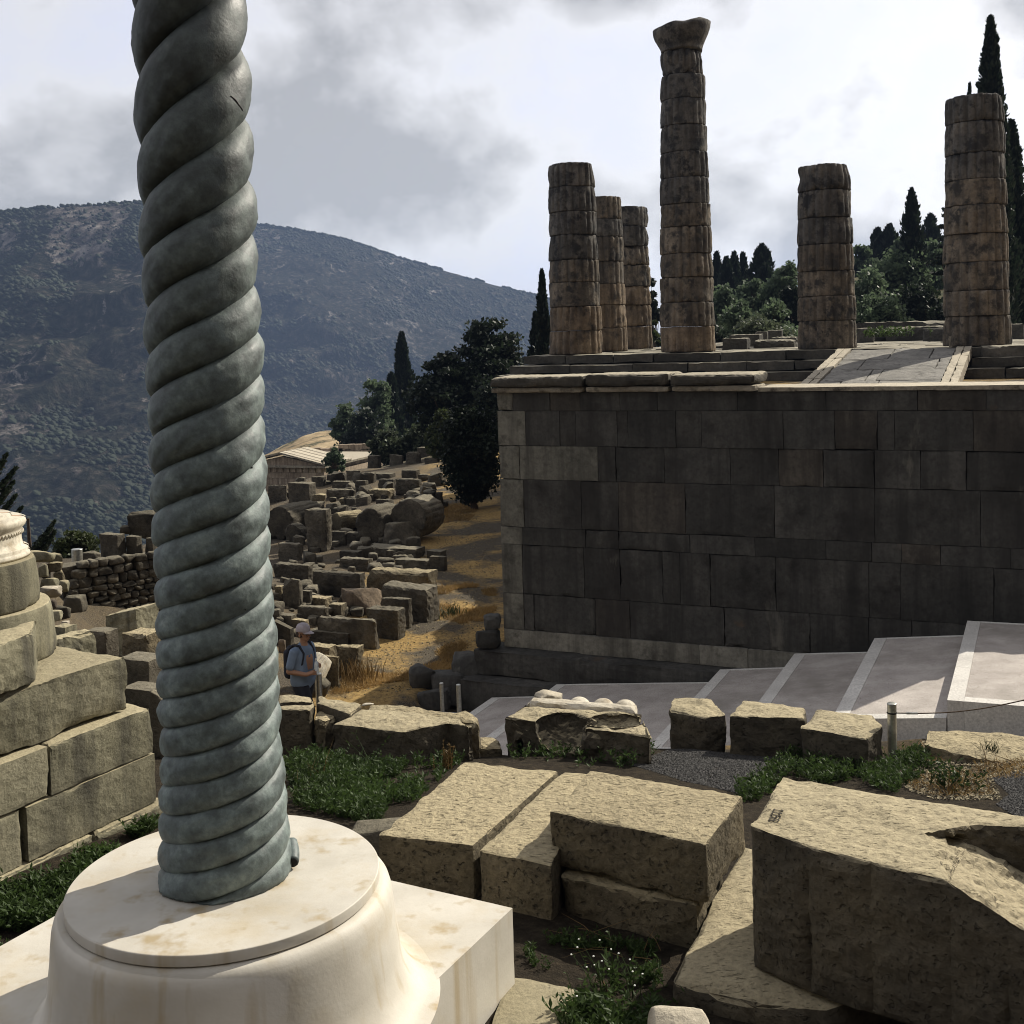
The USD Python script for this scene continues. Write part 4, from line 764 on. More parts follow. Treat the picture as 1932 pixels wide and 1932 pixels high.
def DRM(px0, px1, y0, y1, label, axis_yaw=None, length=1.0, mat='field', d=None, seed=3):
    """Column drum lying on its side: round end towards the camera, axis running back."""
    pc = (px0+px1)/2
    if d is None: d = hit(pc, y1, 14.0)[1]
    R = (y1-y0)*d/FOC/2; a = A if axis_yaw is None else axis_yaw
    v, f = drum(R, R*.97, 0, length, seed, flute=.03, wear=.10, warp=1.0)
    ax_ = np.array([math.sin(a), math.cos(a), 0]); side = np.array([math.cos(a), -math.sin(a), 0])
    o = at_d(px0, (y0+y1)/2, d)+side*R*1.0
    w = o[None]+side[None]*v[:, :1]+np.array([0, 0, 1.0])[None]*v[:, 1:2]+ax_[None]*v[:, 2:3]
    return solo('fallen_drum', (w, f[:, ::-1]), M[mat], label, 'column drum')
def c3(x0, x1, y0, y1): return .168*x0, .168*x1, 966+.168*y0, 966+.168*y1
for (b, l, d, mt) in [((300, 600, 420, 560), 'large grey rubble stone highest behind the marble ring', 14.5, 'grey'), ((510, 705, 460, 560), 'flat grey rubble stone at the top of the rubble pile', 15.0, 'grey'), ((440, 535, 580, 720), 'upright thin rubble stone beside the grey drum', 14.0, 'grey'),
        ((540, 705, 560, 655), 'sunlit orange-grey rubble stone below the flat one', 14.6, 'tan'), ((610, 720, 650, 780), 'tan rubble stone at the right edge of the pile', 14.6, 'tan'), ((455, 650, 735, 850), 'black and white mottled rubble stone in mid pile', 14.0, 'grey'),
        ((465, 680, 830, 960), 'pale-topped rubble stone under the mottled one', 13.8, 'coping'), ((660, 775, 765, 890), 'round grey rubble stone sticking out at the right of the pile', 14.2, 'grey'), ((520, 630, 980, 1090), 'small bright orange rubble stone low in the pile', 13.4, 'column_warm'),
        ((550, 695, 1100, 1220), 'broken pale rubble stone near the foot of the pile', 13.0, 'grey'), ((690, 775, 1218, 1268), 'small pale rubble chip at the foot of the pile', 13.4, 'coping'), ((720, 950, 930, 1120), 'dark boulder in the shade right of the rubble pile', 15.0, 'field'), ((610, 780, 1050, 1200), 'dark stone behind the orange rubble stone', 14.5, 'field'), ((440, 560, 650, 760), 'dark wedge stone behind the upright one', 14.6, 'field')]:
    BO(*c3(*b), l, mt, d, name='rubble_stone', cat='stone', rough=.2)
FB(*c3(575, 880, 1258, 1412), 'low lit block at the foot of the rubble pile', d=12.0, mat='grey', k=.9, rough=.02)
FB(*c3(560, 1230, 1415, 1560), 'long thin slab lying behind the stepped base', d=10.6, mat='grey', yaw=-.95, k=.35, rough=.02)
FB(*c3(1180, 1800, 1085, 1290), 'tilted dark slab with a pale upper edge, left of the column', d=15.0, mat='grey', k=.8, tiltz=.25)
FB(*c3(940, 1340, 1300, 1500), 'dark squat block below the tilted slab', d=14.0, k=.6)
FB(*c3(1370, 1880, 1330, 1580), 'dark block with a sunny speckled top beside the column', d=13.0, mat='tan', k=.9)
FB(225, 320, 1236, 1305, 'dark-faced block behind the end of the stepped base', d=11.3, k=.7, mat='field')
FB(232, 318, 1292, 1345, 'brownish block below the dark-faced one behind the base', d=10.8, k=.7, mat='field')
BO(286, 330, 1303, 1470, 'tall dark boulder squeezed between base and column', 'field', 10.3, depth=.8)
rw = T('rubble_wall', 'low dark retaining wall of small rough stones left of the column', 'wall', at_d(210, 1150, 19.0))
rnd = random.Random(12)
w0, w1 = at_d(122, 1100, 18.6), at_d(345, 1100, 19.8); wl = np.linalg.norm((w1-w0)[:2]); wd = (w1-w0)/wl; wd[2] = 0
ztop = at_d(230, 1050, 19.2)[2]; zbot = at_d(230, 1165, 19.2)[2]
row = 0; z = zbot-.15
part(rw, 'core', box(0, wl, .10, .5, zbot-.4, ztop-.06, np.stack([wd, [-wd[1], wd[0], 0], [0, 0, 1]], 1), (w0[0], w0[1], 0)), M['field'], smooth=False)
while z < ztop:
    h = rnd.uniform(.08, .15); x = -rnd.uniform(0, .1)
    lim = np.interp(z, [ztop-.3, ztop], [0, .35])
    while x < wl:
        w = rnd.uniform(.10, .26)
        if x > lim:
            c = w0+wd*(x+w/2); c = np.array([c[0], c[1], z+h/2])+np.array([wd[1], -wd[0], 0])*(-.05)
            v, f = boulder((0, 0, 0), (w*1.08, .26, h*1.10), row*40+int(x*30), rough=.16)
            if w < .22: pass
            part(rw, 'stone', (v@np.stack([wd, [-wd[1], wd[0], 0], [0, 0, 1]], 1).T+c, f), M['field'])
        x += w
    z += h; row += 1
FB(*c3(1120, 1425, 228, 515), 'dark block with an orange weathered right side on the rubble wall', d=19.6, mat='field', k=.5)
FB(*c3(1420, 1610, 255, 512), 'narrow block with a pale right side on the rubble wall', d=19.6, mat='field', k=.6)
FB(*c3(1605, 1800, 275, 515), 'dark pointed block on the rubble wall next to the column', d=19.6, k=.6, taper=.6)
BO(*c3(1460, 1800, -10, 280), 'big dark boulder with dry grass on top behind the wall blocks', 'field', 22.0)
BO(*c3(1355, 1470, 150, 240), 'small dark stone beside the grassy boulder', 'field', 22.0)
BO(*c3(900, 1130, 440, 560), 'low grassy mound stone behind the bollard', 'field', 20.5)

# ------------------------------------------------------------------ the field of fallen blocks
def k1(x0, x1, y0, y1): return 494.5+.184*x0, 494.5+.184*x1, 819.2+.184*y0, 819.2+.184*y1
def k2(x0, x1, y0, y1): return 494.5+.184*x0, 494.5+.184*x1, 1004.6+.184*y0, 1004.6+.184*y1
F1 = [
 ((60, 270, 510, 690), 'flat dark block with a bright right edge, leftmost below the small temple front', dict(k=.15)),
 ((270, 565, 490, 700), 'wide dark block with a rough lit right side below the small temple front', dict(k=.5)),
 ((505, 660, 430, 530), 'low dark block at the foot of the small temple front', dict()),
 ((665, 780, 405, 490), 'dark round-shouldered block between two low ones', dict()),
 ((770, 870, 400, 480), 'small dark block left of the square upright one', dict()),
 ((860, 1030, 365, 490), 'square upright block with a thin lit right edge in the back rows', dict(k=.25)),
 ((1080, 1228, 213, 385), 'tall narrow block with a pale lit strip, right of the temple roof', dict(k=.5, d=64)),
 ((1305, 1455, 205, 360), 'slab with a rounded shoulder left of the large rounded block', dict(k=.2, d=66)),
 ((1590, 1790, 130, 240), 'worn block at the very back near the dark tree', dict(d=72)),
 ((1665, 1825, 238, 400), 'squared block with a lit top edge in front of the dark tree', dict(k=.3, d=60)),
 ((1430, 1625, 360, 450), 'low worn block below the large rounded block', dict(k=.5)),
 ((1090, 1375, 393, 450), 'long flat slab with a bright top in the back rows', dict(k=.5)),
 ((1030, 1140, 420, 480), 'short low block beside the long bright slab', dict()),
 ((1190, 1375, 452, 560), 'dark block between the bright slab and the big squared block', dict(k=.3)),
 ((1365, 1655, 448, 610), 'big squared block with a crumbling lit right side, mid right', dict(k=.3)),
 ((955, 1098, 468, 620), 'upright leaning block with a sunny right side', dict(k=.5)),
 ((720, 935, 475, 570), 'low rugged block behind the small lit rock', dict()),
 ((660, 960, 553, 650), 'wide low dark block in the middle of the field', dict(k=.3)),
 ((1085, 1372, 555, 670), 'wide block with an L-shaped bright top', dict(k=.5, mat='tan')),
 ((1010, 1160, 610, 690), 'small dark block in front of the bright L-shaped top', dict()),
 ((390, 650, 690, 770), 'flat slab lying over the drums', dict(k=.6)),
 ((1160, 1330, 660, 730), 'thin flat slab left of the great dark drum', dict()),
 ((860, 975, 650, 730), 'small dark cube in the middle of the field', dict()),
 ((960, 1115, 640, 730), 'tilted dark block with a white chipped edge', dict(tiltz=.2)),
 ((800, 895, 728, 800), 'little dark block behind the half drum', dict()),
 ((1650, 1785, 585, 790), 'upright dark block behind the great drum beside the path', dict(k=.4)),
 ((1780, 1865, 585, 780), 'arched upright stone with a lit edge at the path', dict(k=.5)),
 ((445, 745, 755, 1200), 'tallest upright block with a rough right side, in the drum rows', dict(k=.5)),
 ((710, 880, 985, 1140), 'squat block with a pale top in front of the half drum', dict(k=.3)),
 ((860, 1045, 995, 1115), 'dark block with a narrow sunlit end', dict(k=.5)),
 ((80, 162, 808, 1020), 'slim upright block against the bronze column in the drum rows', dict(k=.5)),
 ((1780, 1900, 478, 570), 'low dark block under the dark tree', dict(d=52)),
]
for b, l, o in F1: FB(*k1(*b), l, **o)
for b, l, o in [((340, 445, 438, 495), 'small rock lying on the wide dark block', dict(d=54)), ((780, 868, 503, 562), 'small sunlit rock in the middle rows', dict(mat='tan')), ((515, 652, 610, 715), 'heap of pale lit rubble beside the wide dark block', dict(mat='tan')), ((680, 805, 695, 805), 'rounded dark rock above the half drum', dict()),
        ((1250, 1600, 905, 1145), 'low dark boulder in front of the great drum', dict()), ((1640, 1790, 498, 590), 'grey boulder right of the big squared block', dict()), ((690, 760, 640, 690), 'round pale cobble on the low block', dict(d=46)), ((790, 870, 650, 720), 'pointed lit rock in the middle of the field', dict(mat='tan'))]:
    BO(*k1(*b), l, **o)
FB(*k1(1450, 1665, 178, 380), 'large rounded block standing tallest in the back rows', d=64, k=.6, chip=.25, taper=.75)
DRM(*k1(40, 300, 730, 1080), 'fallen drum with a rough lit flank against the bronze column', length=1.7, seed=81)
DRM(*k1(700, 990, 795, 1000), 'half-buried drum with a bright broken end in mid field', length=1.0, seed=82, axis_yaw=.8, mat='tan')
DRM(*k1(925, 1290, 735, 1125), 'large fallen drum with a reddish lit flank', length=1.3, seed=83)
DRM(*k1(1310, 1760, 650, 1090), 'greatest dark drum of the field, next to the path', length=1.2, seed=84)
DRM(*k1(220, 450, 905, 1125), 'dark drum end with a bright notch, in front of the tall block', length=.5, seed=85)
F2 = [
 ((165, 425, 95, 285), 'square dark block with a lit right side beside a patch of straw', dict(k=.35)),
 ((1045, 1680, 128, 250), 'very long low dark slab across the shaded path side', dict(k=.35)),
 ((795, 1045, 178, 262), 'low dark slab left of the very long one', dict(k=.5)),
 ((1690, 1900, 178, 260), 'flat dark slab at the edge of the shaded path', dict(k=.8)),
 ((1715, 1905, 235, 390), 'dark block nearest the altar in the shade', dict(k=.4)),
 ((795, 1145, 248, 375), 'dark rectangular block in the shaded rows', dict(k=.3)),
 ((1360, 1745, 258, 355), 'long dark block behind the longest lit-topped block', dict(k=.3)),
 ((110, 545, 300, 480), 'long low slab with a thin bright rim against the column', dict(k=.25)),
 ((520, 1075, 375, 650), 'massive dark block with a rough humped top', dict(k=.2, lump=.04)),
 ((1075, 1815, 352, 660), 'longest block of the field with sunlit top and right end', dict(k=.28, mat='tan')),
 ((1220, 1835, 525, 890), 'big leaning slab with a pale slanted right edge', dict(k=.5, tiltz=-.04)),
 ((1220, 1555, 648, 950), 'rounded-edge slab leaning in front of the big slanted one', dict(k=.25)),
 ((1080, 1485, 762, 1070), 'dark cube-like block in the front row beside the path', dict(k=.45)),
 ((560, 1225, 833, 1150), 'long smooth dark block in the front row beside the path', dict(k=.15)),
 ((480, 990, 988, 1150), 'low dark block with a speckled grey top beside the cap of the person', dict(k=.4)),
 ((440, 725, 648, 750), 'block with a sunlit right side above the black-topped one', dict(k=.5, mat='tan')),
 ((365, 695, 735, 890), 'black-faced block with a lit jagged top', dict(k=.2)),
 ((680, 875, 718, 860), 'small cream block with a smooth bright right face', dict(k=.7, mat='tan2')),
 ((145, 360, 828, 930), 'low greenish block against the column', dict(k=.5)),
 ((300, 495, 880, 1010), 'block with a bright crumbly right side behind the cap', dict(k=.5, mat='tan')),
 ((130, 245, 540, 690), 'block with a warm lit top against the column', dict(k=.9, mat='tan')),
 ((400, 525, 585, 740), 'dark block behind the sunlit one', dict(k=.5)),
 ((125, 335, 925, 1170), 'big slanted dark slab behind the person', dict(k=.3, tiltz=-.35)),
]
for b, l, o in F2: FB(*k2(*b), l, **o)
for b, l, o in [((1170, 1355, 253, 345), 'dark low boulder in the shaded rows', {}), ((1085, 1265, 312, 400), 'dark pointed boulder on the longest block', dict(d=26.5)), ((1205, 1390, 515, 640), 'pale-topped boulder in front of the longest block', dict(mat='tan')), ((810, 1225, 570, 850), 'reddish rough boulder with a jagged crest', dict(mat='column_warm', rough=.3)),
        ((225, 410, 475, 780), 'dark ragged boulder near the column', dict()), ((170, 240, 1095, 1240), 'small bright orange stone left of the person', dict(mat='column_warm'))]:
    BO(*k2(*b), l, **o)
def pz_(x): return .7728*(600+x/6.44)
def py_(y): return .7728*(1450+y/6.44)
FB(pz_(940), pz_(1440), py_(785), py_(960), 'lit slab behind the fluted marble', mat='tan', d=20.6, k=.5)
FB(pz_(1430), pz_(1885), py_(790), py_(1400), 'lit block with dry grass at its side by the sunny path', mat='tan', k=.5, d=20.0)
FB(pz_(1215), pz_(1500), py_(945), py_(1420), 'upright block with a dark shaded right side by the sunny path', mat='tan', k=.25, d=19.2)
BO(pz_(985), pz_(1320), py_(1340), py_(1620), 'dark rock below the fluted marble behind the post', d=18.2)
fm = at_d(pz_(1010), py_(1120), 18.8); fR = .24
v, f = drum(fR, fR*.72, 0, .34, 91, flute=.10, wear=.02)
Rm = trimesh.transformations.rotation_matrix(math.radians(38), [0, 1, 0])[:3, :3]@trimesh.transformations.rotation_matrix(math.radians(-35), [1, 0, 0])[:3, :3]
solo('fluted_marble', (v@Rm.T+fm+np.array([.02, 0, -.16]), f), M['marble'], 'white fluted marble drum fragment just right of the person', 'marble fragment')
zs1 = ZC[-1]; zs2 = ZC[-1]-.42
for (s_, t_, z_, sz, l) in [(-.24, -.12, zs1-.02, (.42, .40, .34), 'dark mottled stone at the altar corner'), (-.20, -.02, zs1+.28, (.30, .34, .26), 'topmost dark stone beside the altar corner'), (-.62, -.20, zs2-.10, (.50, .5, .42), 'dark rough stone against the altar foot, upper left'), (-.80, -.45, zs2-.45, (.66, .6, .56), 'dark rough block left of the altar foot steps'), (-1.25, -.55, ZE-5.85, (.50, .5, .40), 'low dark stone lying left of the altar foot'), (-.85, -.95, ZE-5.85, (.55, .45, .36), 'dark stone below the altar foot beside the paved way')]:
    p = st(s_, t_); z0_ = z_ if z_ > ZE-5.8 else Hg(p[0], p[1])-.05
    solo('foundation_stone', boulder(np.array([p[0], p[1], z0_+sz[2]/2]), sz, int(abs(s_)*100), rough=.22), M['altar'], l, 'stone')
# stones on the temple platform
for (a, b, c, d_, l) in [(1362, 1416, 637, 656, 'small squared block on the temple platform behind the tallest column'), (1420, 1508, 640, 656, 'long flat block on the temple platform left of the short column'), (1376, 1440, 630, 640, 'low block behind the squared one on the platform'), (1425, 1450, 625, 636, 'little block at the back of the platform'), (1448, 1478, 622, 634, 'rough block at the back of the platform'), (1452, 1508, 635, 641, 'thin slab behind the flat block on the platform')]:
    FB(a, b, c, d_, l, d=TT+19.5+3+(656-d_)*.45, mat='steps', k=.6)
FB(1790, 1832, 632, 655, 'pale new repair block at the foot of the right column', d=35.0, mat='coping', k=.3)
for (a, b, c, d_, dd, l) in [(1612, 1800, 606, 628, 62, 'long dark wall stone across the back of the temple'), (1612, 1650, 618, 632, 58, 'short pale block at the back of the temple'), (1670, 1790, 615, 630, 60, 'grey course of stone at the back of the temple'), (1900, 1932, 610, 640, 52, 'block at the right edge behind the right column'), (1740, 1800, 618, 626, 55, 'thin pale slab behind the ramp')]:
    FB(a, b, c, d_, l, d=dd, mat='steps', k=.4)
FB(1850, 1950, 650, 688, 'dark step block right of the ramp top', d=34.0, mat='steps', k=.6)

# small stones strewn between the blocks
rg = np.random.default_rng(77); kx = 0
while kx < 230:
    px, py = rg.uniform(512, 850), rg.uniform(905, 1200)
    if px > 700+ (1200-py)*.55: continue
    w = rg.uniform(9, 30); h = w*rg.uniform(.45, .9); b_ = hit(px, py, 14.0); W = w*b_[1]/FOC
    solo('rubble_stone', boulder(b_+np.array([0, 0, h*b_[1]/FOC*.35]), (W, W*rg.uniform(.6, 1.1), 1.25*h*b_[1]/FOC), 700+kx, rough=.22), M['field'], 'small rough stone lying in the rubble between the fallen blocks', 'stone', 'small rough stones between the fallen blocks'); kx += 1
# ------------------------------------------------------------------ mountains across the valley
M['cliff'] = MAT('scrubby_mountain', {
    'g': ('geometry', {}), 'mp': ('mapping', {'scale': (1, 1, 0.6)}), 'mpc': ('mapping', {'scale': (1, 1, 0.16)}),
    'n2': ('noise_texture', {'scale': 0.04, 'detail': 9.0, 'roughness': 0.72}), 'n3': ('noise_texture', {'scale': 0.16, 'detail': 6.0, 'roughness': 0.72}), 'n4': ('noise_texture', {'scale': 0.05, 'detail': 8.0, 'roughness': 0.7}), 'n5': ('noise_texture', {'scale': 0.006, 'detail': 4.0}),
    'veg': ('rgb_ramp', {'ramp': [(0.38, (.010, .013, .008)), (0.5, (.024, .026, .017)), (0.58, (.052, .046, .034)), (0.70, (.11, .095, .075))]}), 'rock': ('rgb_ramp', {'ramp': [(0.36, (.025, .022, .02)), (0.50, (.12, .105, .095)), (0.68, (.34, .31, .28))]}),
    'att': ('attribute', {'attribute': 'cliff'}), 'a0': ('math', {'math_type': 'multiply_add', 'value2': 0.6}), 'h3': ('math', {'math_type': 'multiply', 'value2': 0.40}), 'a1': ('math', {'math_type': 'multiply_add', 'value2': 0.60}), 'pk': ('rgb_ramp', {'ramp': [(0.60, (0, 0, 0)), (0.66, (1, 1, 1))]}), 'm': ('mix_color', {}),
    'b': ('bump', {'strength': 1.0, 'distance': 7.0}), 'ad': ('math', {'math_type': 'add'}), 'p': ('principled_bsdf', {'roughness': 1.0, 'specular_ior_level': 0.05})},
    [('g.position', 'mp.vector'), ('g.position', 'mpc.vector'), ('mp.vector', 'n2.vector'), ('mp.vector', 'n3.vector'), ('mpc.vector', 'n4.vector'), ('n3.fac', 'veg.fac'), ('n4.fac', 'rock.fac'), ('n3.fac', 'h3.value1'), ('n2.fac', 'a0.value1'), ('h3.value', 'a0.value3'), ('att.fac', 'a1.value1'), ('a0.value', 'a1.value3'), ('a1.value', 'pk.fac'), ('pk.color', 'm.fac'), ('veg.color', 'm.a'), ('rock.color', 'm.b'), ('m.result', 'p.base_color'), ('n2.fac', 'ad.value1'), ('n3.fac', 'ad.value2'), ('ad.value', 'b.height'), ('b.normal', 'p.normal')])
def mountain(label, ridge, D0, D1, base_py, nx, ny, amp, seed, cliff=None, name='mountain'):
    """Slope of real relief: its crest follows the skyline at about D1, its foot lies at D0 below the valley's edge, and it falls away behind."""
    rx, ry = zip(*ridge); xs = np.linspace(rx[0], rx[-1], nx); k = np.linspace(0, 1, ny)
    P = np.zeros((ny+12, nx, 3)); C = np.zeros((ny+12, nx))
    top = np.array([at_d(x, np.interp(x, rx, ry), D1) for x in xs]); foot = np.array([at_d(x, base_py, D0) for x in xs])
    for i, t in enumerate(k):
        q = foot+(top-foot)*t; prof = t**1.12
        q[:, 2] = foot[:, 2]+(top[:, 2]-foot[:, 2])*prof
        P[i] = q
    for j in range(12):
        b = (j+1)/12.0; P[ny+j] = top + (top-foot)*np.array([1, 1, 0])*b*.7; P[ny+j, :, 2] = top[:, 2] - b*(top[:, 2]-foot[:, 2])*.8
    Pf = P.reshape(-1, 3)
    n = fbm(Pf*np.array([1/260., 1/260., 1/420.])+seed, 5)-.5; n2 = fbm(Pf/45.0+seed*2, 4)-.5; rd = 1-np.abs(2*(fbm(Pf*np.array([1/170., 1/170., 1/600.])+seed*3, 4))-1)
    w = np.concatenate([np.sin(np.clip(k, 0, 1)*np.pi)**.6, np.full(12, 0.0)]); W = np.repeat(w, nx)
    outn = np.array([0, -1.0, 0.35])
    disp = (n*amp + (rd-.75)*amp*.8 + n2*amp*.28)
    Pf = Pf + outn[None]*(disp*W)[:, None]
    Pf[:, 2] += (fbm(Pf/14.0+seed, 3)-.5)*4.0
    if cliff is not None:
        col = np.tile(xs, ny+12); row = np.repeat(np.concatenate([k, np.ones(12)]), nx)
        C = cliff(col, row, Pf)
    else: C = np.zeros(len(Pf))
    m = (Pf, grid_mesh(np.zeros((ny+12, nx, 3)))[1])
    g = solo(name, m, M['cliff'], label, 'mountain', kind='structure', base=np.zeros(3))
    UsdGeom.PrimvarsAPI(g).CreatePrimvar('cliff', Sdf.ValueTypeNames.FloatArray, 'vertex').Set(Vt.FloatArray.FromNumpy(np.asarray(C, np.float32)))
    return Pf, g
def cl(col, row, P):
    n = fbm(P*np.array([1/120., 1/120., 1/300.]), 4)
    a = np.exp(-((col-160)/62)**2)*sstep(.76, .82, row+.05*(n-.5))*sstep(1.03, .96, row)*.42
    b = sstep(.80, .95, row)*.07 + np.exp(-((col-25)/60)**2)*np.exp(-((row-.35)/.2)**2)*.16 + np.exp(-((col-10)/30)**2)*np.exp(-((row-.88)/.06)**2)*.3
    return np.clip(a*(.5+n)+b+.03, 0, 1)
mv1, _ = mountain('steep scrub-covered mountain with a pale cliff at the left', [(-700, 470), (-300, 430), (0, 403), (65, 395), (150, 389), (265, 382), (300, 388), (335, 425), (400, 600), (450, 860), (490, 1030), (520, 1100)], 620, 1150, 1120, 260, 150, 95, 3.0, cl)
def cl2(col, row, P): return .06*np.exp(-((col-480)/50)**2)*sstep(.8, 1, row)*3 + .05 + .07*np.exp(-((col-760)/90)**2)
mv2, _ = mountain('long hazy blue mountain slope falling to the right behind the pines', [(230, 420), (330, 412), (430, 414), (480, 423), (520, 428), (560, 434), (650, 451), (750, 485), (870, 520), (960, 545), (1025, 561), (1150, 600), (1300, 650), (1500, 720), (1700, 790)], 1150, 2000, 1100, 240, 130, 90, 8.0, cl2)

def scrub(P, nx, ny, n, s0, s1, label, seed, cliff_free=None):
    rg = np.random.default_rng(seed); G_ = P.reshape(-1, nx, 3)
    i = rg.integers(8, ny-1, n); i[:n//14] = ny-1; j = rg.integers(1, nx-1, n); f_ = rg.uniform(0, 1, (n, 2))
    q = G_[i, j] + (G_[np.minimum(i+1, ny-1), j]-G_[i, j])*f_[:, :1] + (G_[i, j+1]-G_[i, j])*f_[:, 1:]
    keep = (fbm(q/90.0+seed, 3)+.35*(fbm(q/16.0+seed, 3)-.5)) > .47
    if cliff_free is not None: keep &= (cliff_free(j.astype(float), i/(ny-1.0), q) < .14) | (rg.uniform(0, 1, n) < .22)
    q = q[keep]; p_ = numbered('/World', 'scrub'); PI_ = UsdGeom.PointInstancer.Define(stage, p_); tag(PI_.GetPrim(), label, 'scrub', kind='stuff')
    pr_ = p_+'/bush'; bm_ = boulder((0, 0, .3), (1, 1, .85), 5, rough=.3); usdkit.mesh(stage, pr_, trimesh.Trimesh(*bm_, process=False), M['scrubleaf'], smooth=True)
    PI_.CreatePrototypesRel().AddTarget(pr_); PI_.CreateProtoIndicesAttr(Vt.IntArray.FromNumpy(np.zeros(len(q), np.int32))); PI_.CreatePositionsAttr(Vt.Vec3fArray.FromNumpy(q.astype(np.float32)))
    sc_ = (s0+(s1-s0)*rg.uniform(0, 1, (len(q), 1))**2.5)*np.array([[1, 1, .8]])*rg.uniform(.7, 1.3, (len(q), 3)); PI_.CreateScalesAttr(Vt.Vec3fArray.FromNumpy(sc_.astype(np.float32)))
    PI_.CreateOrientationsAttr(Vt.QuathArray([Gf.Quath(1, 0, 0, 0)]*len(q)))
M['scrubleaf'] = plain('scrub_foliage', (.018, .023, .013), .95, var=.5, scale=.02)
scrub(mv1, 260, 150, 60000, 1.0, 5.0, 'dark scrub bushes dotting the left mountain', 3, lambda j, r, q: cl(-700+1220*j/259, r, q))
scrub(mv2, 240, 130, 50000, 1.6, 7.0, 'dark scrub bushes dotting the far blue mountain slope', 4)

# ------------------------------------------------------------------ foliage builders
rngn = np.random.default_rng(5)
def cards(Pc, size, rng, up=0.0, aspect=1.5, dirs=None, jit=0.35):
    n = len(Pc); a = rng.normal(size=(n, 3)) if dirs is None else dirs+rng.normal(size=(n, 3))*jit; a[:, 2] += up
    a /= np.linalg.norm(a, axis=1, keepdims=True); b = np.cross(a, rng.normal(size=(n, 3))); b /= np.linalg.norm(b, axis=1, keepdims=True)+1e-9
    s = size*rng.uniform(.6, 1.35, n)[:, None]; L, Wd = a*s*aspect, b*s*.5
    V = np.stack([Pc-L*.5, Pc+Wd, Pc+L*.5, Pc-Wd], 1).reshape(-1, 3); i = np.arange(n)*4
    return V, np.vstack([np.stack([i, i+1, i+2], 1), np.stack([i, i+2, i+3], 1)])
def blob_pts(c, r, n, rng, squash=(1, 1, 1)):
    d = rng.normal(size=(n, 3))*.58; k = np.linalg.norm(d, axis=1, keepdims=True); d = d/np.maximum(1, k/1.5)
    return np.asarray(c)+d*r*np.asarray(squash)
M['bark'] = plain('brown_bark', (.07, .05, .036), .95, var=.4, scale=6)
M['cypress'] = leafmat('cypress_foliage', (.016, .025, .014), (.048, .066, .034), .25)
M['pine'] = leafmat('dark_pine_needles', (.018, .027, .014), (.058, .075, .035), .3)
M['green'] = leafmat('green_foliage', (.09, .125, .07), (.24, .29, .15), .45)
M['olive'] = leafmat('olive_foliage', (.06, .075, .04), (.17, .19, .11), .3)
M['bushy'] = leafmat('bush_foliage', (.05, .065, .022), (.16, .16, .045), .35)
M['weed'] = leafmat('weed_leaves', (.045, .075, .02), (.14, .20, .05), .4)
M['dryweed'] = leafmat('dry_stalks', (.20, .13, .05), (.42, .29, .13), .3)
M['petal'] = plain('white_petals', (.75, .75, .70), .7)
def tree_parts(t, trunk, crown, mat, local=True):
    part(t, 'trunk', trunk, M['bark'], local=local); part(t, 'crown', crown, M[mat], local=local, smooth=False)
def cypress_geo(h, r, n, seed, size, ragged=.18):
    rg = np.random.default_rng(seed); z = rg.uniform(.03, 1, n)**.9
    prof = np.minimum(1, z/.12)**.6*np.clip((1-z)/.75, 0, 1)**.62
    a = rg.uniform(0, 2*np.pi, n); lump = 1+ragged*np.sin(a*3+z*17+seed)+ragged*.7*np.sin(a*5-z*31)
    rr = r*prof*lump*rg.uniform(.45, 1.0, n)**.4*(1+rg.normal(size=n)*.13)+.02*h*.3*(1-z)*0
    P = np.stack([np.cos(a)*rr, np.sin(a)*rr, z*h], 1); d = np.stack([np.cos(a)*.45, np.sin(a)*.45, np.ones(n)], 1)
    inner = lathe([(.001, .05*h)]+[(r*.62*min(1, (k/.12))**.6*max(0, (1-k)/.75 if k > .25 else 1)**.62+.001, k*h) for k in np.linspace(.06, .97, 14)]+[(.001, .99*h)], 10)
    return tube([(0, 0, -.3), (0, 0, .3*h), (0, 0, .9*h)], [r*.22, r*.15, .01], 7), join([cards(P, size, rg, dirs=d, aspect=2.2), inner])
def cypress(label, px, ytop, ybase, d, r, n=5000, size=None, mat='cypress', seed=1, ragged=.18):
    p = at_d(px, ybase, d); h = at_d(px, ytop, d)[2]-p[2]; g = Hg(p[0], p[1])
    if g < p[2]: h += p[2]-g; p[2] = g
    t = T('cypress_tree', label, 'cypress', p); tree_parts(t, *cypress_geo(h, r, n, seed, size or max(.10, d*.0022), ragged), mat); return t
def limbs(c, spread, h0, rng, k, r0, z0):
    out = []
    for i in range(k):
        e = np.asarray(c[i]); s = np.array([0, 0, z0+(e[2]-z0)*rng.uniform(.15, .55)]); m = (s+e)/2+np.array([0, 0, .08*abs(e[2])*rng.uniform(-.5, 1)])
        out.append(tube([s, m, e], [r0*.5, r0*.33, r0*.1], 6))
    return out
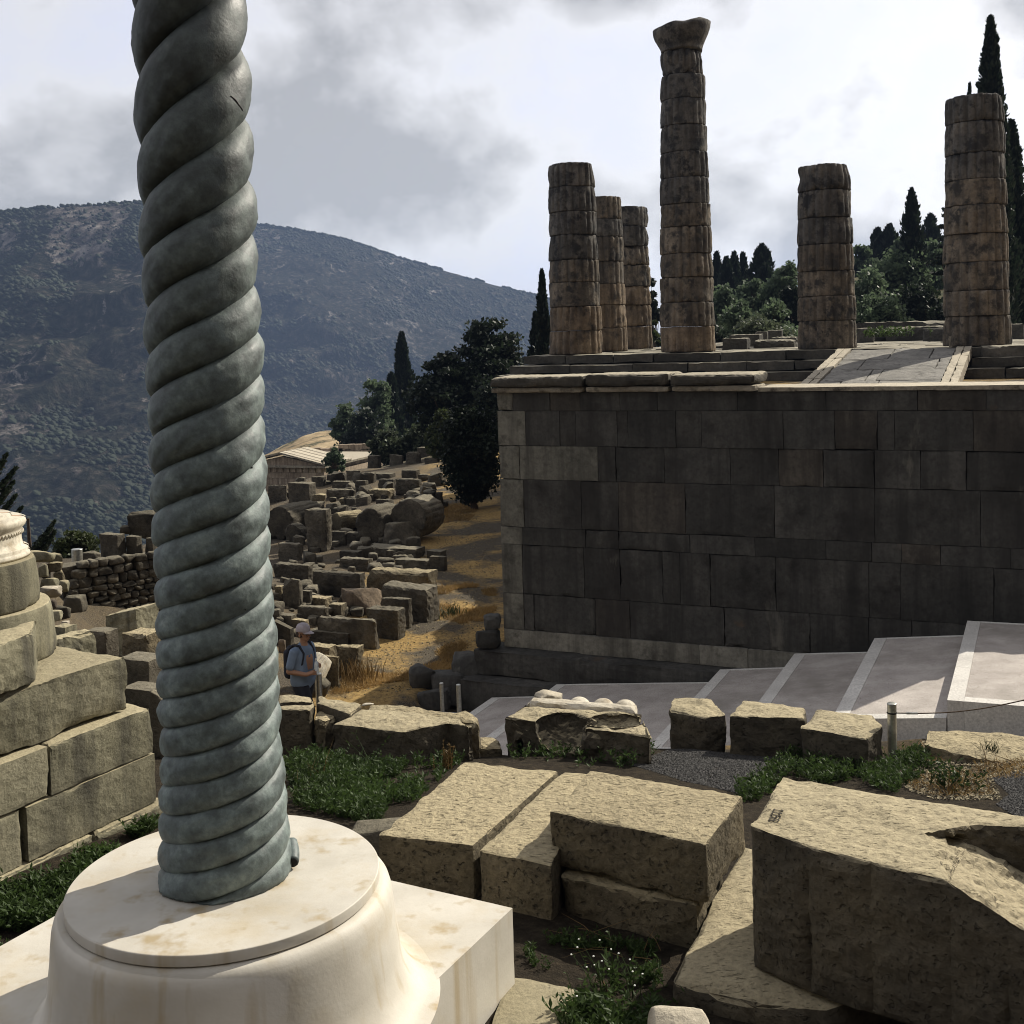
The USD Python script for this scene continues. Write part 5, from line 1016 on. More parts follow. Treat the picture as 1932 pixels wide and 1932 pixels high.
def broad_geo(w, h, nb, nl, seed, size, squash=.75, trunk_h=.3, flat=False, dens=1.0, blob=.30):
    """Crown of many leaf clumps set on limbs; w width, h total height."""
    rg = np.random.default_rng(seed); C = []
    for i in range(nb):
        for _ in range(30):
            q = rg.uniform(-1, 1, 3)
            if 0.25 < np.linalg.norm(q) < 1: break
        z = trunk_h+(q[2]*.5+.5)*(1-trunk_h)*.92
        env = math.sin(math.pi*min(1, max(0.06, (z-trunk_h)/(1-trunk_h)*.80+.16)))**.6
        C.append((q[0]*w/2*env*.85, q[1]*w/2*env*.85, z*h))
    br = w*blob/2.2
    P = [blob_pts(c, br*rg.uniform(.6, 1.25), int(nl/nb), rg, (1, 1, squash*(.6 if flat else 1))) for c in C]
    P = np.vstack(P); r0 = w*.035+.05
    wood = join([tube([(0, 0, -.3), (.02*w, .01*w, h*trunk_h*.6), (0, 0, h*trunk_h*1.3), (0, 0, h*.75)], [r0*1.25, r0, r0*.8, r0*.25], 8)]+limbs(C, w, h, rg, min(nb, 26), r0, h*trunk_h*.7))
    return wood, cards(P, size, rg, up=.25, aspect=1.5)
def broad(label, px, ytop, ybase, d, wpx, nb=46, nl=6500, mat='green', seed=1, size=None, name='tree', cat='tree', **kw):
    p = at_d(px, ybase, d); h = at_d(px, ytop, d)[2]-p[2]; g = Hg(p[0], p[1])
    if g < p[2]-.05 and kw.pop('drop', True): h += p[2]-g; p[2] = g
    else: kw.pop('drop', None)
    t = T(name, label, cat, p); tree_parts(t, *broad_geo(wpx*d/FOC, h, nb, nl, seed, size or max(.07, d*.0024), **kw), mat); return t
# middle distance, left of the altar
cypress('slim dark cypress rising alone against the blue mountain', 765, 628, 842, 122, 1.52, 5200, seed=2)
cypress('short stout cypress at the left foot of the slim one', 742, 705, 845, 120, 1.59, 3500, seed=3)
broad('light green pine in front of the mountain left of the cypress', 713, 694, 845, 118, 84, 45, 6500, 'green', 11, squash=.9, trunk_h=.2)
broad('round green tree furthest left in the clump before the mountain', 655, 742, 850, 114, 72, 41, 6250, 'green', 12, trunk_h=.12)
broad('dark broad tree in the middle of the clump before the mountain', 690, 770, 860, 110, 110, 57, 8125, 'pine', 13, trunk_h=.08)
broad('tall spreading black pine with a flat layered crown beside the altar', 930, 590, 905, 68, 150, 87, 18750, 'pine', 14, squash=.75, trunk_h=.40, flat=True, blob=.30, size=.17)
broad('lower black pine with a ragged crown left of the tall one', 850, 655, 905, 66, 140, 83, 16250, 'pine', 15, squash=.75, trunk_h=.28, flat=True, blob=.30, size=.17)
broad('dark pine filling the gap under the tall black pine', 945, 690, 900, 62, 130, 76, 11250, 'pine', 19, squash=.7, trunk_h=.15, size=.15)
broad('pale olive shrub behind the back rows of blocks', 738, 812, 872, 74, 84, 41, 5250, 'olive', 16, trunk_h=.05, name='olive_shrub', cat='shrub', size=.17)
broad('pale olive shrub nearest the large dark tree', 805, 796, 868, 74, 84, 41, 5250, 'olive', 17, trunk_h=.05, name='olive_shrub', cat='shrub', size=.17)
broad('dense dark laurel tree against the left end of the altar', 893, 742, 962, 40, 120, 114, 21250, 'pine', 18, trunk_h=.05, size=.085, blob=.36)
broad('bright green shrub between the olive and the laurel tree', 838, 770, 850, 60, 70, 38, 5000, 'bushy', 20, trunk_h=.05, name='shrub', cat='shrub', size=.13)
broad('small green shrub at the foot of the tree clump by the temple roof', 630, 836, 868, 86, 42, 22, 2500, 'green', 21, trunk_h=.05, name='shrub', cat='shrub')
broad('dark round shrub on the tan hillside', 558, 828, 858, 130, 36, 22, 2250, 'pine', 22, trunk_h=.05, name='shrub', cat='shrub')
broad('green shrub on the crest of the tan hillside', 590, 816, 842, 140, 30, 19, 1875, 'green', 23, trunk_h=.05, name='shrub', cat='shrub')
# behind the temple
cypress('slim dark cypress just left of the corner column', 1027, 510, 690, 62, .5, 3800, seed=4, ragged=.25)
cypress('low thin cypress left of the corner column', 1012, 590, 690, 64, .55, 1800, seed=5)
broad('dark pointed conifer left of the tallest column', 1233, 478, 640, 78, 44, 34, 5250, 'cypress', 31, trunk_h=.05, name='conifer', cat='conifer', squash=.8)
broad('green shrub under the conifer left of the tallest column', 1235, 585, 650, 66, 44, 22, 3250, 'bushy', 32, trunk_h=.05, name='shrub', cat='shrub')
for i, (px, yt, d, r) in enumerate([(1355, 477, 128, 1.1), (1373, 486, 126, 1.4), (1387, 478, 128, 1.2), (1404, 478, 130, .8), (1440, 462, 120, 1.9)]):
    cypress(['small cypress top nearest the tallest column on the skyline', 'broad low cypress second from the tallest column on the skyline', 'pointed cypress third from the tallest column on the skyline', 'thin cypress fourth from the tallest column on the skyline', 'largest bushy cypress on the skyline between tallest and short columns'][i], px, yt, 600, d, r, 2400, seed=40+i, ragged=.3)
spec = [(1365, 528, 90, 80, 'green'), (1420, 510, 94, 90, 'green'), (1480, 478, 92, 84, 'green'), (1395, 562, 76, 100, 'green'), (1460, 560, 74, 110, 'green'), (1500, 520, 84, 70, 'pine'), (1345, 590, 66, 60, 'pine'), (1430, 600, 62, 110, 'olive2'),
        (1625, 452, 132, 60, 'green'), (1660, 440, 136, 60, 'green'), (1640, 505, 84, 110, 'green'), (1700, 470, 92, 120, 'green'), (1660, 545, 68, 130, 'green'), (1730, 530, 72, 110, 'pine'), (1760, 450, 104, 90, 'green'), (1700, 440, 130, 60, 'green'), (1790, 560, 64, 90, 'pine')]
M['olive2'] = leafmat('dull_green_foliage', (.07, .085, .05), (.19, .205, .115), .4)
names_ = ['pine nearest the tallest column, middle height', 'rounded pale pine between the tallest and short columns', 'tall rounded pine touching the short column', 'bushy pine low behind the flat platform blocks', 'wide pine low beside the short column', 'dark pine half hidden by the short column', 'dark low tree beside the foot of the tallest column', 'brownish low shrubby tree behind the platform blocks',
          'far pale pine right of the short column on the skyline', 'far pointed pine on the skyline right of the short column', 'green tree right behind the short column', 'broad green pine in the middle between short and right columns', 'wide low dark green tree right of the short column', 'dark low tree left of the right column', 'pale pine behind the dark slim cypress', 'faraway pine on the ridge between the columns', 'dark tree at the foot of the right column']
for i, (px, yt, d, w, mt) in enumerate(spec):
    broad(names_[i], px, yt, 632 if yt > 480 else 600, d, w, 52, 6000, mt, 60+i, trunk_h=.12, name='pine_tree')
cypress('slim dark cypress standing alone between short and right columns', 1722, 357, 560, 92, 1.05, 3600, seed=50, ragged=.28)
for i, (px, yt, l) in enumerate([(1658, 432, 'tiny conifer top on the ridge, left one'), (1680, 425, 'tiny conifer top on the ridge, middle one'), (1757, 405, 'tiny conifer top on the ridge beside the ragged pine')]):
    cypress(l, px, yt, 560, 135, 1.7, 2000, seed=52+i, ragged=.4)
broad('ragged dark pine with jutting branches left of the right column', 1800, 350, 600, 70, 70, 41, 6000, 'cypress', 90, squash=.4, trunk_h=.12, name='pine_tree', flat=True)
cypress('tallest cypress, its sharp tip above the right column', 1874, 32, 640, 56, 1.05, 9000, seed=55, ragged=.12, size=.14)
cypress('tall double-tipped cypress at the right edge', 1912, 228, 640, 58, .95, 6500, seed=56, ragged=.15, size=.14)
cypress('second tip of the pair of cypresses at the right edge', 1900, 255, 640, 60, .7, 3500, seed=57, ragged=.2, size=.14)
cypress('thin cypress tip just over the left of the right column', 1834, 158, 640, 60, .28, 1500, seed=58, ragged=.4, size=.12)
broad('dark low bush at the right edge below the cypresses', 1915, 545, 630, 58, 60, 30, 4500, 'pine', 91, trunk_h=.05, name='shrub', cat='shrub')
# left
broad('dark rounded bush with orange-tinted top beside the bollard', 148, 1000, 1066, 24.0, 88, 49, 6250, 'bushy', 92, trunk_h=.03, name='bush', cat='bush', size=.05)
def conifer_branches(label, px, py, d, w, seed, n=5):
    p = at_d(px, py, d); t = T('fir_tree', label, 'tree', p); rg = np.random.default_rng(seed); P = []; D = []; wood = [tube([(-w*.9, .2, -3.0), (-w*.8, 0, .6)], [.10, .03], 6)]
    for i in range(n):
        z0 = -.5+.27*i; e = np.array([w*rg.uniform(.25, 1.0)*(1-.12*i), rg.uniform(-.4, .4), z0+.28+.1*rg.uniform(-1, 1)]); s = np.array([-w*.85, 0, z0-.25])
        k = rg.uniform(.15, 1, 900)**.8; q = s+(e-s)*k[:, None]; q[:, 2] += .15*k**2; q += rg.normal(size=(900, 3))*np.array([.03, .12, .035])*(1.15-k)[:, None]*1.2
        P.append(q); D.append(np.tile((e-s)/np.linalg.norm(e-s), (900, 1))); wood.append(tube([s, (s+e)/2+np.array([0, 0, -.03]), e], [.022, .014, .005], 5))
    part(t, 'trunk', join(wood), M['bark'], local=True); part(t, 'crown', cards(np.vstack(P), .045, rg, dirs=np.vstack(D), aspect=2.2, jit=.55), M['pine'], local=True, smooth=False)
conifer_branches('dark fir with spreading branches at the left edge below the mountain', 0, 955, 24.0, .40, 5, 5)
conifer_branches('low dark fir branches left of the bush', 85, 1030, 25.0, .42, 6, 3)

# ------------------------------------------------------------------ small temple with a gable, far down the way
tr = T('small_temple', 'small ancient treasury with a low gabled roof beyond the field of blocks', 'building', at_d(560, 912, 92))
D_ = 92.0
gL, gR, gA = at_d(455, 882, D_+2.6), at_d(611, 880, D_), at_d(553, 856, D_+1.0)
u = (gR-gL); u[2] = 0; W_ = np.linalg.norm(u); u /= W_; bk = np.array([-u[1], u[0], 0]); Z0 = gR[2]-3.4; ze = gR[2]; za = gA[2]; DEP = 10.5
M['treasury'] = stone('treasury_marble', [(0.25, (.17, .13, .095)), (0.5, (.30, .24, .18)), (0.75, (.38, .32, .25))], .6, 5, .4, .02, streak=(.13, .10, .075), tone=.2)
Lb = np.stack([u, bk, np.array([0, 0, 1.0])], 1); og = np.array([gL[0], gL[1], 0])
rows_ = 6; hh = (ze-.5-Z0)/rows_
for r in range(rows_):
    n = 6; 
    for j in range(n):
        o_ = .0 if r % 2 else .5; a, b = max(0, (j-o_+0)/5.5), min(1, (j+1-o_)/5.5)
        if b-a > .02: part(tr, 'wall_block', box(a*W_+.01, b*W_-.01, 0, .5, Z0+r*hh+.01, Z0+(r+1)*hh-.01, Lb, og), M['treasury'], smooth=False)
    for j in range(7):
        part(tr, 'wall_block', box(W_-.5, W_-.002, .52+j*DEP/7, .5+(j+1)*DEP/7, Z0+r*hh+.01, Z0+(r+1)*hh-.01, Lb, og), M['treasury'], smooth=False)
for j in range(13):
    part(tr, 'triglyph', box(W_*(j+.15)/13, W_*(j+.65)/13, -.06, .4, ze-.49, ze-.12, Lb, og), M['treasury'], smooth=False)
part(tr, 'frieze', box(.02, W_-.02, .02, .45, ze-.495, ze-.115, Lb, og), M['treasury'], smooth=False)
part(tr, 'cornice', box(-.25, W_+.25, -.25, DEP+.2, ze-.11, ze+.05, Lb, og), M['coping'], smooth=False)
gv_ = np.array([[.1, 0, ze+.051], [W_-.1, 0, ze+.051], [W_/2, 0, za-.2], [.1, .4, ze+.051], [W_-.1, .4, ze+.051], [W_/2, .4, za-.2]]); gf_ = np.array([[0, 1, 2], [3, 5, 4], [0, 3, 4], [0, 4, 1], [1, 4, 5], [1, 5, 2], [2, 5, 3], [2, 3, 0]])
part(tr, 'pediment', (gv_@Lb.T+og, gf_), M['treasury'], smooth=False)
for sgn in (0, 1):
    for j in range(9):
        y0, y1 = -.3+j*DEP/9*.42, -.3+(j+1)*DEP/9*.42-.03
        e0 = -.3 if sgn == 0 else W_+.3
        q = np.array([[e0, y0, ze+.06], [W_/2, y0, za], [W_/2, y1, za], [e0, y1, ze+.06]]); q2 = q+np.array([0, 0, .14+.03*(j % 2)])
        v = np.vstack([q, q2]); f = np.array([[0, 1, 2], [0, 2, 3], [4, 6, 5], [4, 7, 6], [0, 5, 1], [0, 4, 5], [1, 6, 2], [1, 5, 6], [2, 7, 3], [2, 6, 7], [3, 4, 0], [3, 7, 4]])
        if sgn: f = f[:, ::-1]
        part(tr, 'roof_slab', (v@Lb.T+og, f), M['coping'], smooth=False)
for (a, b, c, d_, dd, l) in [(590, 640, 845, 862, 104, 'ruined wall of stacked blocks behind the treasury roof'), (640, 700, 836, 862, 104, 'dark stepped wall behind the treasury roof, right part')]:
    t = T('ruined_wall', l, 'wall', at_d((a+b)/2, d_, dd)); w0, w1 = at_d(a, d_, dd), at_d(b, d_, dd); H_ = at_d(a, c, dd)[2]-w0[2]; rnd = random.Random(a)
    for r in range(2):
        x = 0.0; Lw = np.linalg.norm((w1-w0)[:2]); e = (w1-w0)/Lw; e[2] = 0; nn = np.array([-e[1], e[0], 0]); Lx = np.stack([e, nn, np.array([0, 0, 1.0])], 1)
        while x < Lw:
            w = rnd.uniform(.5, 1.0); part(t, 'block', box(x, x+w-.03, 0, .6, -1.2*(1-r)+r*H_*.45, H_*(.44+.4*r)+rnd.uniform(0, .15), Lx, (w0[0], w0[1], w0[2])), M['treasury'], smooth=False); x += w
# tan hillside beyond
hx = np.linspace(0, 1, 60); hy = np.linspace(0, 1, 40); Pm = np.zeros((40, 60, 3))
rid = lambda x: np.interp(x, [430, 500, 540, 575, 600, 650, 760, 860], [880, 856, 836, 820, 813, 806, 800, 806])
for i, b in enumerate(hy):
    for j, a in enumerate(hx):
        x = 430+430*a; q0, q1 = at_d(x, 905, 112), at_d(x, rid(x), 165); t = b*1.25
        p = q0+(q1-q0)*min(t, 1); p = p+(np.array([0, 60, -25])*(t-1)*4 if t > 1 else 0); Pm[i, j] = p
nn_ = fbm(Pm.reshape(-1, 3)/9.0, 4).reshape(40, 60)-.5; Pm[..., 2] += nn_*2.0
M['tanhill'] = stone('tan_dry_hillside', [(0.3, (.13, .10, .06)), (0.5, (.33, .25, .145)), (0.7, (.44, .35, .22))], .16, 1.2, .8, .3, spots=(.06, .06, .035), spot_at=(.52, .60), spot_scale=.22, tone=0)
solo('hillside', grid_mesh(Pm), M['tanhill'], 'dry tan hillside with shrubs beyond the treasury', 'hillside', kind='structure', base=np.zeros(3))
# ------------------------------------------------------------------ weeds, grass and gravel
def leaf3(P, D, L, W, rng):
    """Pointed leaves with a fold: base P, direction D, length L, width W."""
    n = len(P); D = D/np.linalg.norm(D, axis=1, keepdims=True); S = np.cross(D, rng.normal(size=(n, 3))); S /= np.linalg.norm(S, axis=1, keepdims=True)+1e-9; U = np.cross(S, D)
    L = L[:, None]; W = W[:, None]
    b = P; m1 = P+D*L*.45+S*W*.5+U*W*.12; m2 = P+D*L*.45-S*W*.5+U*W*.12; t = P+D*L
    V = np.stack([b, m1, t, m2], 1).reshape(-1, 3); i = np.arange(n)*4
    return V, np.vstack([np.stack([i, i+1, i+2], 1), np.stack([i, i+2, i+3], 1)])
def weed_patch(poly, nplants, hgt, seed, label, lsize=.036, name='weeds', avoid=None):
    """Low leafy ground cover inside a picture-free ground polygon (world xy)."""
    rg = np.random.default_rng(seed); sh = shapely.Polygon(poly); x0, y0, x1, y1 = sh.bounds; B = []
    while len(B) < nplants:
        q = rg.uniform((x0, y0), (x1, y1)); 
        if sh.contains(shapely.Point(q)) and fbm(np.array([[q[0]*2.2, q[1]*2.2, seed]]), 2)[0] > .36: B.append(q)
    P, D, L, W, st_ = [], [], [], [], []
    for q in B:
        z = Hg(*q)-.01; h = hgt*rg.uniform(.5, 1.35); k = rg.integers(7, 14); lean = rg.normal(size=2)*.35
        t = rg.uniform(.1, 1, k); az = rg.uniform(0, 2*np.pi, k)
        p = np.stack([q[0]+lean[0]*h*t, q[1]+lean[1]*h*t, z+h*t], 1); P.append(p)
        D.append(np.stack([np.cos(az), np.sin(az), rg.uniform(.2, 1.3, k)], 1)); L.append(lsize*rg.uniform(.7, 1.7, k)); W.append(lsize*rg.uniform(.35, .65, k))
        st_.append(((q[0], q[1], z), (q[0]+lean[0]*h, q[1]+lean[1]*h, z+h)))
    A_ = [leaf3(np.vstack(P), np.vstack(D), np.concatenate(L), np.concatenate(W), rg)]
    s0 = np.array([a for a, b in st_]); s1 = np.array([b for a, b in st_]); w = np.array([.0022, 0, 0]); V = np.stack([s0-w, s0+w, s1], 1).reshape(-1, 3); A_.append((V, np.arange(len(V)).reshape(-1, 3)))
    return solo(name, join(A_), M['weed'], label, 'weeds', kind='stuff', smooth=False)
def gpoly(pts): return [hit(x, y, 2.5)[:2] for x, y in pts]
weed_patch(gpoly([(536, 1440), (600, 1436), (700, 1455), (840, 1445), (870, 1442), (800, 1500), (715, 1570), (640, 1545), (560, 1525), (545, 1480)]), 1500, .13, 1, 'leafy green weeds between the pale-topped block and the white plinth')
weed_patch(gpoly([(-60, 1660), (60, 1632), (210, 1590), (300, 1560), (190, 1640), (120, 1730), (60, 1800), (-80, 1850)]), 1500, .10, 2, 'leafy green weeds at the foot of the stepped base')
weed_patch(gpoly([(965, 1432), (1060, 1405), (1150, 1412), (1225, 1405), (1235, 1425), (1180, 1455), (1090, 1448)]), 700, .12, 3, 'leafy green weeds in front of the hollowed block')
weed_patch(gpoly([(1390, 1520), (1400, 1490), (1470, 1450), (1480, 1425), (1520, 1432), (1620, 1455), (1740, 1425), (1760, 1450), (1690, 1500), (1600, 1490), (1480, 1465), (1440, 1510)]), 900, .12, 4, 'leafy green weeds behind the largest block', lsize=.034)
weed_patch(gpoly([(1090, 1895), (1160, 1860), (1230, 1850), (1262, 1870), (1240, 1990), (1100, 2010), (1060, 1950)]), 260, .13, 5, 'leafy weeds with tiny white flowers in the hollow beside the under-slab', lsize=.036)
weed_patch(gpoly([(985, 1790), (1080, 1770), (1240, 1790), (1200, 1850), (1080, 1840), (1000, 1830)]), 160, .06, 6, 'sparse low weeds in the shaded hollow', lsize=.022)
def stalks(name, label, px, py, n, h, mat, seed, spread=.12, w=.004, cat='weed', d=None, lean=.3, leaves=0, lsz=.03, flowers=0):
    rg = np.random.default_rng(seed); b = hit(px, py, 2.5) if d is None else at_d(px, py, d)
    t = T(name, label, cat, b); ms = []; LP = []; LD = []; FP = []
    for i in range(n):
        o = rg.normal(size=2)*spread*.35; l = rg.normal(size=2)*lean; hh = h*rg.uniform(.5, 1.1)
        p = [np.array([o[0], o[1], -.02]), np.array([o[0]+l[0]*hh*.35, o[1]+l[1]*hh*.35, hh*.55]), np.array([o[0]+l[0]*hh, o[1]+l[1]*hh, hh])]
        ms.append(tube(p, [w, w*.8, w*.25], 4, cap=False))
        for k in range(leaves): q = rg.uniform(.2, 1); LP.append(p[0]+(p[2]-p[0])*q); LD.append(np.array([*rg.normal(size=2), .6]))
        FP.append(p[2])
    part(t, 'stems', join(ms), M[mat], local=True, smooth=False)
    if leaves: part(t, 'leaves', leaf3(np.array(LP), np.array(LD), lsz*rg.uniform(.7, 1.5, len(LP)), lsz*.5*rg.uniform(.7, 1.3, len(LP)), rg), M['weed' if mat == 'weed' else mat], local=True, smooth=False)
    if flowers:
        for i in range(flowers): q = FP[i % len(FP)]+rg.normal(size=3)*.01; s = trimesh.creation.icosphere(subdivisions=1); part(t, 'flower', (np.array(s.vertices)*np.array([.0055, .0055, .004])+q, s.faces), M['petal'], local=True)
    return t
stalks('dry_weed', 'withered orange-brown weed standing at the back corner of the left slab', 846, 1452, 16, .26, 'dryweed', 1, .10, .006, leaves=14, lsz=.022, lean=.10)
stalks('grass_tuft', 'grey-green grass tuft on the earth ledge at right', 1868, 1432, 40, .20, 'weed', 2, .10, .004, 'grass', lean=.35)
stalks('weed_clump', 'bushy weed clump with a dry stem behind the largest block', 1790, 1488, 26, .24, 'weed', 3, .22, .004, 'weed', leaves=12, lsz=.04, lean=.5)
stalks('dry_weed', 'pale dry stems at the foot of the bushy weed clump', 1792, 1500, 9, .16, 'dryweed', 4, .10, .007, lean=.6)
stalks('dry_roots', 'orange dry roots lying in the soil at right', 1895, 1452, 22, .07, 'dryweed', 5, .30, .006, lean=3.0)
stalks('weed_sprig', 'tall leafy sprig rising above the weeds before the pale-topped block', 700, 1490, 5, .42, 'weed', 6, .16, .005, leaves=14, lsz=.035, lean=.25)
stalks('weed_sprig', 'leafy sprig at the left of the weeds beside the bronze column', 655, 1500, 6, .32, 'weed', 7, .16, .005, leaves=12, lsz=.035, lean=.3)
stalks('dry_weed', 'thin dry stems in the shade against the bronze column', 590, 1480, 10, .34, 'dryweed', 8, .30, .003, lean=.3)
stalks('flowering_weed', 'wiry weed with tiny white flowers in the hollow below the square-cut block', 1160, 1885, 26, .22, 'weed', 9, .34, .003, leaves=5, lsz=.025, lean=.35, flowers=16)
stalks('broad_weed', 'bright broad-leaved weed among the white flowers', 1135, 1900, 7, .12, 'weed', 10, .12, .005, leaves=8, lsz=.06, lean=.4)
stalks('dry_grass', 'dry grass growing against the lit block by the sunny path', pz_(1700), py_(1330), 160, .34, 'dryweed', 11, .55, .006, 'grass', d=19.7, lean=.25)
stalks('grass_tuft', 'dark green tuft at the foot of the leaning slabs', 850, 1162, 60, .22, 'weed', 12, .5, .008, 'grass', lean=.4)
stalks('dry_grass', 'wispy dry grass stems against the lit kerb at the right', 1880, 1395, 14, .30, 'dryweed', 13, .5, .002, 'grass', lean=.5)
stalks('twigs', 'thin dry twigs lying in the shaded hollow', 1110, 1800, 16, .05, 'dryweed', 14, .7, .0025, 'twigs', lean=6.0)
stalks('platform_weeds', 'green weeds growing between slabs on the temple platform', 1668, 634, 60, .30, 'weed', 15, 1.8, .02, 'weeds', d=44.0, leaves=6, lsz=.14, lean=.6)
# gravel chips: a dark patch and a light scatter on the path
def gravel(name, poly, n, s, mat, label, seed, zoff=.0):
    rg = np.random.default_rng(seed); sh = shapely.Polygon(poly); x0, y0, x1, y1 = sh.bounds; Q = rg.uniform((x0, y0), (x1, y1), (n*3, 2)); Q = Q[shapely.contains_xy(sh, Q[:, 0], Q[:, 1])][:n]
    z = _interp(np.stack([Q[:, 1], Q[:, 0]], 1)); t = np.array([[1, 1, 1], [1, -1, -1], [-1, 1, -1], [-1, -1, 1]], float)*.6; tf = np.array([[0, 1, 2], [0, 3, 1], [0, 2, 3], [1, 3, 2]])
    m = len(Q); R = rg.normal(size=(m, 3, 3)); R = np.linalg.qr(R)[0]; V = np.einsum('nij,kj->nki', R, t)*(s*rg.uniform(.4, 1.2, m))[:, None, None]*np.array([1, 1, .7])
    V += np.stack([Q[:, 0], Q[:, 1], z+s*.2+zoff], 1)[:, None]; f = (np.arange(m)*4)[:, None, None]+tf[None]
    return solo(name, (V.reshape(-1, 3), f.reshape(-1, 3)), M[mat], label, 'gravel', kind='stuff', smooth=False)
M['chip'] = MAT('dark_stone_chips', {'g': ('geometry', {}), 'r': ('rgb_ramp', {'ramp': [(0, (.03, .028, .026)), (.6, (.10, .095, .09)), (.9, (.22, .21, .20)), (1, (.40, .39, .37))]}), 'p': ('principled_bsdf', {'roughness': .8})}, [('g.random_per_island', 'r.fac'), ('r.color', 'p.base_color')])
M['straw'] = leafmat('straw', (.32, .21, .08), (.62, .44, .19), .3)
gravel('dark_gravel', gpoly([(1190, 1445), (1260, 1415), (1350, 1418), (1480, 1428), (1520, 1440), (1450, 1470), (1400, 1500), (1360, 1490), (1290, 1475)]), 26000, .012, 'chip', 'dark grey gravel patch behind the square-cut block', 1)
gravel('dark_gravel', gpoly([(1870, 1470), (1990, 1440), (2000, 1540), (1930, 1550), (1880, 1520), (1905, 1500)]), 14000, .012, 'chip', 'dark grey gravel at the right edge behind the largest block', 2)
gravel('path_pebbles', gpoly([(640, 1318), (840, 1330), (940, 1190), (935, 1000), (870, 960), (820, 985), (840, 1140), (700, 1230)]), 3000, .022, 'tan', 'scattered pebbles on the earth path', 3)
def straw_patch(poly, n, s, label, seed):
    rg = np.random.default_rng(seed); sh = shapely.Polygon(poly); x0, y0, x1, y1 = sh.bounds; Q = rg.uniform((x0, y0), (x1, y1), (n*4, 2)); Q = Q[shapely.contains_xy(sh, Q[:, 0], Q[:, 1])]
    Q = Q[fbm(np.stack([Q[:, 0], Q[:, 1], 0*Q[:, 0]+seed], 1)*.9, 3) > .44][:n]; z = _interp(np.stack([Q[:, 1], Q[:, 0]], 1)); P = np.stack([Q[:, 0], Q[:, 1], z], 1)
    D = np.stack([rg.normal(size=len(P)), rg.normal(size=len(P)), rg.uniform(.1, 1.2, len(P))], 1)
    return solo('straw', leaf3(P, D, s*rg.uniform(.6, 1.6, len(P)), s*.13*rg.uniform(.7, 1.4, len(P)), rg), M['straw'], label, 'dry grass', kind='stuff', smooth=False)
straw_patch(gpoly([(620, 1312), (840, 1270), (935, 1150), (935, 1100), (820, 1110), (830, 1165), (715, 1225), (660, 1270)]), 20000, .085, 'yellow dry straw along the sunny path', 1)
straw_patch(gpoly([(1740, 1405), (1800, 1395), (1990, 1430), (1990, 1470), (1860, 1470), (1880, 1505), (1760, 1505), (1700, 1480)]), 2600, .05, 'pale dry straw and litter on the soil right of the steel post', 4)
gravel('soil_crumbs', gpoly([(1740, 1402), (1810, 1392), (1990, 1425), (1990, 1460), (1870, 1465), (1890, 1510), (1760, 1510), (1690, 1485)]), 9000, .018, 'tan2', 'pale crumbs of earth and stone right of the steel post', 5)
straw_patch(gpoly([(815, 990), (830, 945), (900, 955), (890, 985)]), 3000, .12, 'yellow dry straw at the far end of the path', 2)
straw_patch(gpoly([(560, 1062), (570, 1045), (640, 1042), (640, 1060)]), 1200, .10, 'small patch of straw beside the square dark block', 3)

# ------------------------------------------------------------------ the person on the path
M['skin'] = plain('skin', (.30, .17, .11), .55, var=.06)
M['shirt'] = plain('pale_blue_shirt', (.14, .19, .27), .9, var=.1)
M['print'] = plain('navy_print', (.05, .10, .22), .9)
M['navy'] = plain('dark_navy_cloth', (.018, .02, .028), .9)
M['cap'] = plain('pale_lilac_cap', (.30, .275, .30), .9, var=.08, scale=30)
M['hair'] = plain('dark_hair', (.03, .02, .014), .8)
M['lens'] = plain('dark_lens', (.008, .008, .008), .2)
M['bottle'] = plain('clear_plastic', (.50, .56, .60), .15, spec=.6)
pd = 17.0; hp = at_d(568, 1180, pd); zg_ = Hg(hp[0], pd); HT = hp[2]-zg_
SC = .995 if HT > 1.6 else HT/1.74
per = T('person', 'person in pale blue printed shirt and light cap, walking right with a bottle', 'person', (hp[0], hp[1], hp[2]-1.74*SC), rotz=0)
# local frame: x to the right of the picture (the way the person faces), y away, z up; 1.74 m tall
YAW = math.radians(-24)
def chain(js, res=.018, sm=14):
    ms = []
    for a, b in js:
        s = [Manifold.sphere(r, 20).translate([float(q) for q in p]) for p, r in (a, b)]; ms.append(Manifold.batch_hull(s))
    m = ms[0]
    for k in ms[1:]: m = m+k
    m = m.refine_to_length(res); v, f = arr(m); tm = trimesh.Trimesh(v, f, process=True); trimesh.smoothing.filter_taubin(tm, iterations=sm); return np.array(tm.vertices), np.array(tm.faces)
def J(x, y, z, r): return ((x, y, z), r)
def place(m):
    v, f = arr(m); c, s = math.cos(YAW), math.sin(YAW); v = np.stack([v[:, 0]*c-v[:, 1]*s, v[:, 0]*s+v[:, 1]*c, v[:, 2]], 1)*SC; return v, f
